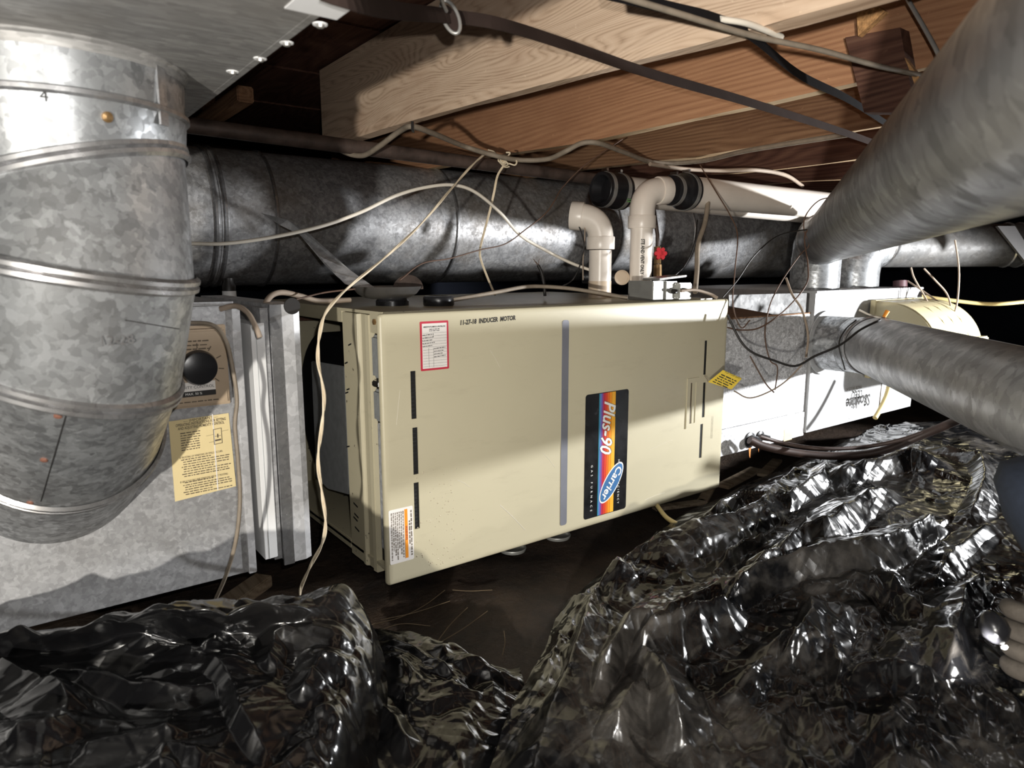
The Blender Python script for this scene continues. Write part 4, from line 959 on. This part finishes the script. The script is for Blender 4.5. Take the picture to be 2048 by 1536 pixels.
RW = [([(1400, 330, 1.95), (1430, 380, 1.9), (1460, 430, 1.86), (1475, 470, 1.84), (1470, 540, 1.82), (1466, 610, 1.8), (1482, 655, 1.79), (1500, 640, 1.79)], .0017, 'cord_brown', 'brown wire dropping from the coupling in front of the coil cabinet'),
      ([(1680, 395, 1.9), (1640, 400, 1.9), (1612, 430, 1.9), (1608, 460, 1.9), (1618, 490, 1.9), (1600, 510, 1.9), (1565, 560, 1.86), (1540, 610, 1.82), (1530, 670, 1.8), (1540, 720, 1.79), (1555, 735, 1.78), (1550, 780, 1.78)], .0017, 'cord_brown', 'dark looping wire hanging from the near round duct past the coil cabinet'),
      ([(1640, 440, 1.88), (1610, 470, 1.88), (1616, 530, 1.86), (1612, 570, 1.84), (1570, 620, 1.82), (1520, 655, 1.8), (1480, 660, 1.79), (1455, 655, 1.78)], .002, 'cord_brown', 'wire curling from the take-off elbow down to the furnace corner'),
      ([(1690, 440, 1.9), (1640, 455, 1.9), (1560, 470, 1.88), (1510, 510, 1.84), (1475, 560, 1.82), (1445, 595, 1.78)], .0019, 'cord_black', 'black wire slanting from the take-off elbow to the furnace corner'),
      ([(1455, 630, 1.76), (1480, 680, 1.76), (1505, 705, 1.76), (1545, 720, 1.76), (1590, 732, 1.76), (1630, 712, 1.76), (1680, 690, 1.76), (1720, 660, 1.78), (1760, 640, 1.8)], .003, 'cord_black', 'thick dark wire draped across the coil cabinet to the lower branch duct'),
      ([(1500, 712, 1.76), (1530, 765, 1.76), (1548, 785, 1.76)], .0019, 'cord_brown', 'short dark wire end hanging over the bright coil cabinet'),
      ([(1468, 782, 1.76), (1500, 796, 1.76), (1545, 780, 1.76), (1580, 755, 1.76), (1610, 722, 1.76)], .0019, 'cord_dim', 'pale wire looping from the yellow tag across the coil cabinet'),
      ([(1572, 556, 1.95), (1585, 590, 1.92), (1604, 620, 1.9), (1616, 670, 1.88), (1612, 715, 1.87)], .0032, 'cord_dim', 'grey brown cord hanging in front of the coil cabinet seam'),
      ([(1712, 640, 2.0), (1690, 660, 1.98), (1678, 690, 1.96), (1690, 740, 1.96)], .002, 'cord_black', 'dark wire wrapped round the lower branch duct collar')]
for L, r, mt, lab in RW: cord('thermostat_wire', lab, 'wire', L, r, mt)
for L, lab in (([(1822, 535, 2.4), (1828, 555, 2.4), (1845, 585, 2.4), (1870, 625, 2.38), (1915, 662, 2.36)], 'brown wire from the far branch duct to the humidifier front'), ([(1848, 537, 2.4), (1870, 560, 2.4), (1895, 590, 2.4), (1905, 632, 2.38)], 'pinkish wire hanging right of the humidifier valve'), ([(1910, 480, 2.35), (1918, 540, 2.35), (1915, 600, 2.35), (1905, 640, 2.36)], 'pale vertical wire in front of the far branch duct'), ([(1815, 562, 2.5), (1850, 585, 2.45), (1890, 615, 2.4), (1930, 655, 2.36)], 'red brown wire pair leaving the humidifier coil')):
    cord('thermostat_wire', lab, 'wire', L, .003, 'cord_dim')
t = thing('wire_splice', 'orange wire nut on a pale wire above the lower branch duct', 'wire', at(1770, 630, D=1.95))
MB().tube(spline(pts([(1718, 620, 1.97), (1740, 630, 1.96), (1762, 636, 1.95)]), 6), .0028, 7).build('wire', 'cord_white', t, 60); MB().tube(pts([(1768, 634, 1.95), (1775, 622, 1.95)]), [.005, .0065], 10).build('nut', 'orange_print', t)
cord('gas_tube', 'yellow tube lying on the ground under the right end of the furnace', 'tube', [(1312, 1008, 1.75), (1330, 1032, 1.72), (1350, 1046, 1.68), (1378, 1058, 1.65)], .006, 'tube_yellow')

# ------------------------------------------------------------------ crumpled black plastic on the ground
def crumple(rows, nu, nv, su, sv, seed, iters=0, amp=.012, ridges=(), stiff=.3, crease=.05, ang=0., top=.05, ncr=160, sharp=.5, zr=.06):
    """rows of (x, y, z) photo measurements give the lie of the sheet; then buckle an over-long sheet on it"""
    R = np.array([[at(x, y, Z=z) for x, y, z in row] for row in rows])      # (nr, nc, 3)
    nr, nc = R.shape[:2]

    def cr(A, n):
        m_ = A.shape[0]; tt = np.linspace(0, m_-1, n); i = np.clip(tt.astype(int), 0, m_-2); fr = (tt-i).reshape((-1,)+(1,)*(A.ndim-1))
        a, b, c, d = A[np.clip(i-1, 0, m_-1)], A[i], A[i+1], A[np.clip(i+2, 0, m_-1)]
        return .5*(2*b+(c-a)*fr+(2*a-5*b+4*c-d)*fr**2+(3*b-a-3*c+d)*fr**3)
    P = cr(R, nv); P = cr(P.transpose(1, 0, 2), nu).transpose(1, 0, 2).copy()
    base = P[..., 2].copy(); P0 = P.copy()
    rs = np.random.RandomState(seed)

    def smooth(n_):
        c_ = rs.randn(max(3, nv//n_)+3, max(3, nu//n_)+3); c_ = cr(c_[..., None], nv); return cr(c_.transpose(1, 0, 2), nu).transpose(1, 0, 2)[..., 0]
    P[..., 2] += amp*(np.abs(smooth(16))+.7*np.abs(smooth(8))); pass
    for k in range(9):                                               # sharp random creases between flat facets
        q = ang+rs.randn()*.45 if k < 6 else rs.rand()*math.pi; lam = .10+.32*rs.rand(); ph = rs.rand()*9
        w_ = (P0[..., 0]*math.cos(q)+P0[..., 1]*math.sin(q))/lam+ph+.22*smooth(24); tri = np.abs((w_ % 1)-.5)*2
        P[..., 2] += crease*lam*tri*np.clip(smooth(30)+.3, 0, 1)
    base += .45*(P[..., 2]-base)
    lu = np.linalg.norm(P0[:, 1:]-P0[:, :-1], axis=-1)*su; lv = np.linalg.norm(P0[1:]-P0[:-1], axis=-1)*sv
    vary = 1+.10*smooth(20); lu *= vary[:, 1:]; lv *= vary[1:]
    ld = np.sqrt(lu[1:]**2+lv[:, 1:]**2)

    def solve(A, B, L, k=.5):
        d = B-A; l = np.linalg.norm(d, axis=-1, keepdims=True)+1e-9; c = d*((l-L[..., None])/l)*k; A += c; B -= c
    vel = np.zeros_like(P)
    for it in range(iters):
        old = P.copy(); P += vel*.85; P[..., 2] -= .0002
        for s_ in (0, 1):
            n_ = (nu-s_)//2; A = P[:, s_:s_+2*n_:2]; B = P[:, s_+1:s_+1+2*n_:2]; solve(A, B, lu[:, s_:s_+2*n_:2][:, :n_])
            n_ = (nv-s_)//2; A = P[s_:s_+2*n_:2]; B = P[s_+1:s_+1+2*n_:2]; solve(A, B, lv[s_:s_+2*n_:2][:n_])
        for s_ in (0, 1):                                            # shear
            for (a0, a1, b0, b1) in ((0, 0, 1, 1), (0, 1, 1, 0)):
                m_ = (nv-s_)//2
                A = P[s_:s_+2*m_:2, a1:nu-1+a1]; B = P[s_+1:s_+1+2*m_:2, b1:nu-1+b1]; L = ld[s_:s_+2*m_:2][:m_]
                d = B-A; l = np.linalg.norm(d, axis=-1, keepdims=True)+1e-9; c = d*((l-L[..., None])/l)*.2
                P[s_:s_+2*m_:2, a1:nu-1+a1] += c; P[s_+1:s_+1+2*m_:2, b1:nu-1+b1] -= c
        lap = (P[:, :-2]+P[:, 2:])/2-P[:, 1:-1]; P[:, 1:-1] += lap*stiff*.2
        lap = (P[:-2]+P[2:])/2-P[1:-1]; P[1:-1] += lap*stiff*.2
        P[..., 2] = np.maximum(P[..., 2], base-.012); P[..., 2] = np.minimum(P[..., 2], base+top)
        for sl in ((0, slice(None)), (-1, slice(None)), (slice(None), 0), (slice(None), -1)): P[sl][..., :2] = P0[sl][..., :2]
        vel = np.clip(P-old, -.004, .004)
    up_ = 3; nv, nu = (nv-1)*up_+1, (nu-1)*up_+1                      # finer grid for the sharp creases
    P = cr(P, nv); P = cr(P.transpose(1, 0, 2), nu).transpose(1, 0, 2).copy()
    XY = P[..., :2].copy(); h = np.zeros(P.shape[:2]); wx, wy = smooth(70)*.012, smooth(70)*.012
    XX, YY = XY[..., 0]+wx, XY[..., 1]+wy; QQ = np.stack([XX, YY], -1); R_ = np.zeros_like(h)
    for line, hh, w1, w2 in ridges:                                   # main folds: steep on one side, long facet on the other
        Q = np.array([at(x, y, Z=zr) for x, y in line])[:, :2]; bd = np.full(P.shape[:2], 9.); bs_ = np.ones(P.shape[:2]); bt = np.zeros(P.shape[:2])
        for i in range(len(Q)-1):
            a, b = Q[i], Q[i+1]; ab = b-a; t_ = np.clip(((QQ-a)@ab)/(ab@ab), 0, 1); dv = QQ-(a+t_[..., None]*ab); d_ = np.linalg.norm(dv, axis=-1); cs = ab[0]*dv[..., 1]-ab[1]*dv[..., 0]
            u_ = d_ < bd; bd = np.where(u_, d_, bd); bs_ = np.where(u_, np.sign(cs), bs_); bt = np.where(u_, (i+t_)/(len(Q)-1), bt)
        ww = np.where(bs_ > 0, w1, w2); tent = np.clip(1-bd/ww, 0, 1)*np.clip(np.minimum(bt, 1-bt)*5+.25, 0, 1)
        if hh > 0: R_ = np.maximum(R_, hh*tent)
        else: R_ = R_+hh*tent
    h += R_
    for k in range(ncr):
        c_ = XY[rs.randint(nv), rs.randint(nu)]; q = ang+math.pi/2+rs.randn()*(.35 if k % 3 else 1.3); L_ = rs.uniform(.05, .30); w_ = rs.uniform(.005, .016)*(1 if k % 5 else 2.4)
        dx, dy = XX-c_[0], YY-c_[1]; al = dx*math.cos(q)+dy*math.sin(q); ac = -dx*math.sin(q)+dy*math.cos(q); wl = w_*np.clip(1-np.abs(al)/L_, 0, 1)
        h += np.where(rs.rand() < .62, 1, -1)*sharp*np.clip(wl-np.abs(ac)*(1+.5*np.sign(ac)*rs.rand()), 0, None)
    P[..., 2] += h
    m = MB(); m.v = [tuple(p) for p in P.reshape(-1, 3)]; m.f = [(j*nu+i, j*nu+i+1, j*nu+nu+i+1, j*nu+nu+i) for j in range(nv-1) for i in range(nu-1)]
    return m


def sheet(name, lab, mat, rows, nu, nv, su, sv, seed, **k):
    o = crumple(rows, nu, nv, su, sv, seed, **k).build(name, mat, None, 180)
    return tag(o, lab, 'plastic sheet')


sheet('plastic_sheet', 'large crumpled black plastic sheet covering the ground at lower right', 'sheet_right',
      [[(1640, 905, -.03), (1700, 880, .02), (1760, 860, .03), (1830, 850, .03), (1920, 845, .03), (2040, 845, .03), (2200, 850, .03)],
       [(1385, 1035, -.04), (1500, 1000, .02), (1620, 965, .04), (1760, 935, .06), (1900, 920, .05), (2060, 915, .05), (2250, 920, .05)],
       [(1160, 1192, -.03), (1330, 1130, .035), (1500, 1095, .05), (1700, 1060, .06), (1880, 1040, .06), (2080, 1040, .06), (2300, 1040, .06)],
       [(1085, 1320, -.03), (1260, 1260, .05), (1480, 1230, .06), (1700, 1200, .06), (1880, 1190, .06), (2100, 1190, .06), (2330, 1190, .06)],
       [(1010, 1470, -.03), (1220, 1430, .05), (1460, 1410, .06), (1700, 1400, .06), (1900, 1390, .06), (2120, 1390, .06), (2360, 1390, .06)],
       [(930, 1720, -.03), (1200, 1700, .04), (1460, 1690, .05), (1720, 1690, .05), (1940, 1690, .05), (2160, 1690, .05), (2400, 1690, .05)]],
      140, 110, 1.005, 1.02, 3, amp=.002, ang=2.30, crease=.02, top=.02, ncr=560, sharp=.27,
      ridges=[([(1075, 1450), (1130, 1320), (1172, 1212), (1262, 1128), (1360, 1080), (1500, 1022), (1640, 922)], .05, .03, .07), ([(1440, 1204), (1587, 1136), (1635, 1112), (1676, 1105), (1727, 1047), (1802, 1002)], .05, .09, .03),
              ([(1348, 1279), (1526, 1194), (1710, 1173), (1792, 1139), (1840, 1108), (1874, 1071)], .055, .11, .02), ([(1348, 1067), (1468, 1002), (1567, 1013), (1645, 978), (1666, 920)], .045, .05, .03),
              ([(1645, 982), (1740, 962), (1826, 944), (1861, 955)], .05, .10, .03), ([(1847, 1204), (1895, 1146), (1990, 1057)], .028, .05, .03), ([(1190, 1400), (1325, 1279), (1481, 1201)], -.035, .04, .03),
              ([(1278, 1334), (1310, 1306), (1400, 1275), (1500, 1240)], .05, .03, .06), ([(1278, 1334), (1325, 1392), (1384, 1525)], .045, .06, .03), ([(1169, 1388), (1262, 1283), (1325, 1279)], .045, .05, .02),
              ([(1618, 1214), (1608, 1283), (1553, 1396)], .04, .06, .02), ([(1649, 1341), (1683, 1409)], .03, .03, .02), ([(1748, 1190), (1843, 1262), (1895, 1276)], .035, .06, .03), ([(1963, 1208), (1908, 1252), (1881, 1396)], .05, .02, .08),
              ([(1683, 1409), (1780, 1400), (1881, 1396)], .03, .05, .03), ([(1925, 1064), (1956, 968), (1960, 927), (1860, 900)], .035, .03, .05), ([(1400, 1120), (1500, 1150), (1600, 1130)], -.02, .04, .02), ([(1500, 1290), (1560, 1240), (1700, 1230)], -.03, .05, .03),
              ([(1480, 1440), (1560, 1330), (1640, 1290)], .03, .04, .03), ([(1700, 1100), (1790, 1090), (1850, 1050)], -.03, .05, .03), ([(1420, 1130), (1470, 1090), (1540, 1085)], .03, .03, .02), ([(1200, 1500), (1260, 1420), (1300, 1400)], .03, .04, .02)])
sheet('plastic_sheet', 'shadowed black plastic sheet bunched into a hump at lower left', 'sheet_left',
      [[(-120, 1290, -.04), (0, 1296, -.04), (200, 1286, -.04), (400, 1262, -.04), (560, 1235, -.04), (690, 1215, -.03), (745, 1272, -.03)],
       [(-120, 1275, .13), (0, 1283, .14), (200, 1272, .145), (400, 1248, .165), (560, 1222, .15), (690, 1196, .11), (745, 1262, .02)],
       [(-130, 1330, .10), (0, 1330, .11), (200, 1320, .11), (400, 1305, .11), (580, 1285, .12), (700, 1270, .11), (768, 1325, .01)],
       [(-140, 1420, .10), (0, 1420, .11), (200, 1415, .10), (400, 1405, .10), (580, 1395, .11), (690, 1380, .10), (775, 1420, .0)],
       [(-150, 1530, .10), (0, 1530, .11), (200, 1530, .10), (400, 1530, .10), (560, 1530, .09), (670, 1520, .08), (750, 1530, .0)],
       [(-160, 1720, .10), (0, 1720, .10), (200, 1720, .10), (380, 1720, .10), (540, 1720, .08), (620, 1720, .07), (690, 1700, .0)]],
      120, 90, 1.004, 1.008, 11, amp=.002, ang=.95, crease=.012, top=.02, ncr=130, sharp=.22, zr=.12,
      ridges=[([(230, 1275), (281, 1294), (383, 1310), (457, 1276), (547, 1264)], .02, .03, .05), ([(394, 1318), (437, 1369), (469, 1420), (547, 1474)], .022, .05, .012), ([(0, 1334), (47, 1361), (90, 1439)], .025, .03, .03),
              ([(62, 1353), (148, 1372), (250, 1369), (430, 1365)], .02, .03, .02), ([(156, 1501), (254, 1474), (375, 1443)], .02, .04, .02), ([(516, 1357), (562, 1302), (684, 1294)], .02, .04, .02), ([(690, 1205), (752, 1268), (765, 1369), (725, 1450)], .03, .02, .05),
              ([(598, 1232), (508, 1290)], .015, .03, .03), ([(580, 1400), (640, 1340), (740, 1330)], .015, .03, .02), ([(0, 1500), (90, 1470), (110, 1450)], .02, .03, .03), ([(310, 1536), (330, 1490), (420, 1490)], .015, .02, .02), ([(620, 1430), (680, 1410), (735, 1400)], .014, .02, .03)])
sheet('plastic_sheet', 'flat dusty black plastic flap between the left hump and the bare dirt', 'sheet_left',
      [[(735, 1262, -.045), (800, 1270, -.03), (880, 1295, -.03), (960, 1325, -.035), (1040, 1350, -.05)],
       [(740, 1330, -.04), (810, 1340, -.02), (890, 1360, -.02), (970, 1385, -.03), (1050, 1400, -.05)],
       [(720, 1430, -.03), (810, 1440, -.02), (890, 1450, -.02), (960, 1460, -.03), (1030, 1470, -.05)],
       [(650, 1700, -.03), (780, 1700, -.03), (850, 1700, -.03), (920, 1700, -.03), (960, 1700, -.05)]],
      60, 50, 1.004, 1.004, 5, amp=.002, ang=.9, crease=.012, top=.02, ncr=40, sharp=.2, zr=-.02,
      ridges=[([(760, 1290), (850, 1310), (900, 1345)], .012, .02, .02), ([(880, 1290), (950, 1325), (1000, 1400)], .012, .02, .02), ([(740, 1400), (800, 1440), (830, 1500)], .015, .02, .02)])
# dead roots and straw on the dirt
rnd = random.Random(9); RL = [[(740, 1250), (800, 1235), (850, 1210), (890, 1180)], [(760, 1240), (830, 1225), (900, 1202)], [(870, 1290), (900, 1250), (935, 1215)], [(880, 1285), (930, 1255), (975, 1222)], [(740, 1270), (800, 1248), (860, 1252)], [(1005, 1310), (1010, 1285), (1008, 1262)], [(985, 1180), (940, 1182), (905, 1180)]]
RLAB = ['dry root curving up from the left plastic hump toward the furnace door', 'straight dry root just below the curving one, left cluster', 'short dry root slanting up in the middle of the bare dirt', 'long dry root slanting up beside the short one, middle of the dirt', 'lowest dry root lying level beside the left plastic hump', 'tiny upright dry root at the right end of the bare dirt', 'dry root lying level nearest the furnace bottom edge']
for k, L in enumerate(RL):
    tag(MB().tube(spline([at(x, y, Z=GZ+.012+.012*rnd.random()) for x, y in L], 5), .0009, 5).build('dead_root', 'straw', None, 60), RLAB[k], 'root', 'dry roots on the dirt')
for k, (x, y, w, h, a) in enumerate(((1415, 985, .09, .014, .5), (1480, 955, .12, .02, .2), (1540, 935, .10, .016, .35), (1360, 1010, .08, .012, -.3))):
    p = at(x, y, Z=GZ+.02); u_ = V(math.cos(a), math.sin(a), 0); v_ = V(-math.sin(a), math.cos(a), 0)
    tag(MB().obox(p, u_*w, v_*h, V(0, 0, .005)).build('wood_scrap', 'wood_scrap', bevel=.001), ['flat pale wood scrap under the right furnace corner', 'long dusty lath on the dirt below the coil cabinet', 'short wood scrap below the refrigerant lines', 'small wood scrap beside the yellow ground tube'][k], 'wood')
for q, lab in (((1115, 1074), 'pale metal ring lying in the dirt under the furnace, right one'), ((1025, 1100), 'pale metal ring lying in the dirt under the furnace, left one')):
    p = at(*q, Z=GZ+.012); tag(MB().lathe(p, (0, 0, 1), [(0, .03), (.006, .032), (.008, .031), (.007, .027), (.002, .026)], 28).build('metal_ring', 'box_steel', None, 40), lab, 'ring')
p = at(470, 1200, Z=GZ+.03); tag(MB().obox(p, V(.09, .07, 0)*.8, V(-.012, .016, 0), V(0, 0, .012)).build('wood_scrap', 'wood_scrap', bevel=.002), 'dark plank end under the right corner of the return box', 'wood')
p = at(1658, 1135, Z=.09); tag(MB().obox(p, V(.009, .004, .002), V(-.004, .007, 0), V(0, 0, .002)).build('leaf_bit', 'rust', bevel=.0015), 'small orange leaf fragment on the right plastic sheet', 'leaf')

# ------------------------------------------------------------------ the person kneeling at the right edge
K = at(2034, 968, D=.93)
pe = thing('person', 'person in dark navy work clothes kneeling at right edge, gloved hand on the plastic', 'person', (K[0]+_r[0]*.3, K[1]+_r[1]*.3, GZ))
def skin(name, nodes, edges, mat, parent, sub=2):
    off = np.array(parent.location); me = bpy.data.meshes.new(name); me.from_pydata([tuple(np.array(n[0])-off) for n in nodes], edges, []); o = bpy.data.objects.new(name, me); COL.objects.link(o); o.parent = parent
    md = o.modifiers.new('skin', 'SKIN'); sv = me.skin_vertices[0].data
    for i, n in enumerate(nodes): sv[i].radius = (n[1], n[1]); sv[i].use_root = (i == 0)
    md.use_smooth_shade = True; s2 = o.modifiers.new('sub', 'SUBSURF'); s2.levels = sub; s2.render_levels = sub
    bpy.context.view_layer.update(); nm = bpy.data.meshes.new_from_object(o.evaluated_get(bpy.context.evaluated_depsgraph_get()))
    o.modifiers.clear(); o.data = nm; nm.name = name; nm.materials.clear(); nm.materials.append(MATS[mat]); nm.polygons.foreach_set('use_smooth', [True]*len(nm.polygons)); return o


fh = V(_f[0], _f[1], 0)/np.linalg.norm(V(_f[0], _f[1], 0)); up = V(0, 0, 1)
hip = K+_r*.42-fh*.04; hip[2] = .13; hip2 = hip-fh*.2; chest = hip+_r*.06-fh*.46; chest[2] = .16; neck = chest-fh*.14+up*.02; head = neck-fh*.12+up*.02
knee2 = hip2-_r*.36-up*.02; an2 = knee2+_r*.36-up*.03; ank = K+_r*.2-up*(K[2]-.04); toe = ank-_r*.13-up*.0
sh = chest-fh*-.14+up*.04; HB = at(2085, 1275, D=.86)
elb = (sh+HB)/2+_r*.1-up*.03
nodes = [(hip-fh*.1, .12), ((hip-fh*.1+chest)/2, .11), (chest, .12), (neck, .06), (head, .095), (hip, .1), ((hip+K)/2, .11), (K, .12), ((K+ank)/2+_r*.05, .085), (ank, .045), (toe, .035),
         (hip2, .1), (knee2, .07), (an2, .05), (sh, .07), (elb, .05), (HB+_r*.10+up*.02, .036), (chest-fh*.16, .07), (chest-fh*.2-up*.25-_r*.05, .05), (chest-fh*.15-up*.40-_r*.15, .035)]
skin('body', nodes, [(0, 1), (1, 2), (2, 3), (3, 4), (0, 5), (5, 6), (6, 7), (7, 8), (8, 9), (9, 10), (0, 11), (11, 12), (12, 13), (2, 14), (14, 15), (15, 16), (2, 17), (17, 18), (18, 19)], 'navy_cloth', pe)
wr = HB+_r*.095+up*.02
hn = [(wr, .03), (HB+_r*.05+up*.01, .034), (HB+_r*.01, .036)]
skin('glove_palm', hn, [(0, 1), (1, 2)], 'glove', pe)
for k in range(4):
    b = HB+_r*.0+_u*(.036-.024*k)-fh*.005; tip = [(b, .0145), (b-_r*(.024+.005*(k in (1, 2)))-fh*.016, .0135), (b-_r*.036+_u*-.004+fh*.012, .0125), (b-_r*.026-_u*.006+fh*.032, .011)]
    skin('glove_finger', tip, [(0, 1), (1, 2), (2, 3)], 'glove', pe)
b = HB+_r*.05+_u*.045; skin('glove_thumb', [(HB+_r*.05+_u*.015, .017), (b-_r*.012+_u*.004, .015), (b-_r*.045+_u*.006+fh*.01, .012)], [(0, 1), (1, 2)], 'glove', pe)
# penlight held in the glove
t = thing('penlight', 'small glossy black penlight with lit bulb held in the gloved hand', 'flashlight', at(1985, 1260, D=.84))
a, b = at(1972, 1222, D=.86), at(2004, 1288, D=.85)
d = (b-a); l = np.linalg.norm(d); MB().lathe(a, d, [(0, .003), (l*.1, .009), (l*.35, .0155), (l*.65, .0165), (l*.9, .010), (l, .004)], 26).build('barrel', 'black_plastic', t, 60)
lamp('penlight_beam', tuple(at(1996, 1296, D=.83)), tuple(at(1560, 1180, Z=.04)), 2.2, .005, 120, .7, (1, .98, .95))
MB().lathe(at(2008, 1292, D=.845), d, [(0, .0035), (.002, .004), (.004, .002)], 14).build('bulb', 'led', t, 60)

# things of one kind share a group
kinds = {}
for o in list(COL.objects):
    if o.parent is None and 'label' in o: kinds.setdefault(o.name.split('.')[0], []).append(o)
for nm, L in kinds.items():
    if len(L) > 1:
        for o in L:
            if 'group' not in o: o['group'] = nm.replace('_', ' ')+'s in the crawl space'
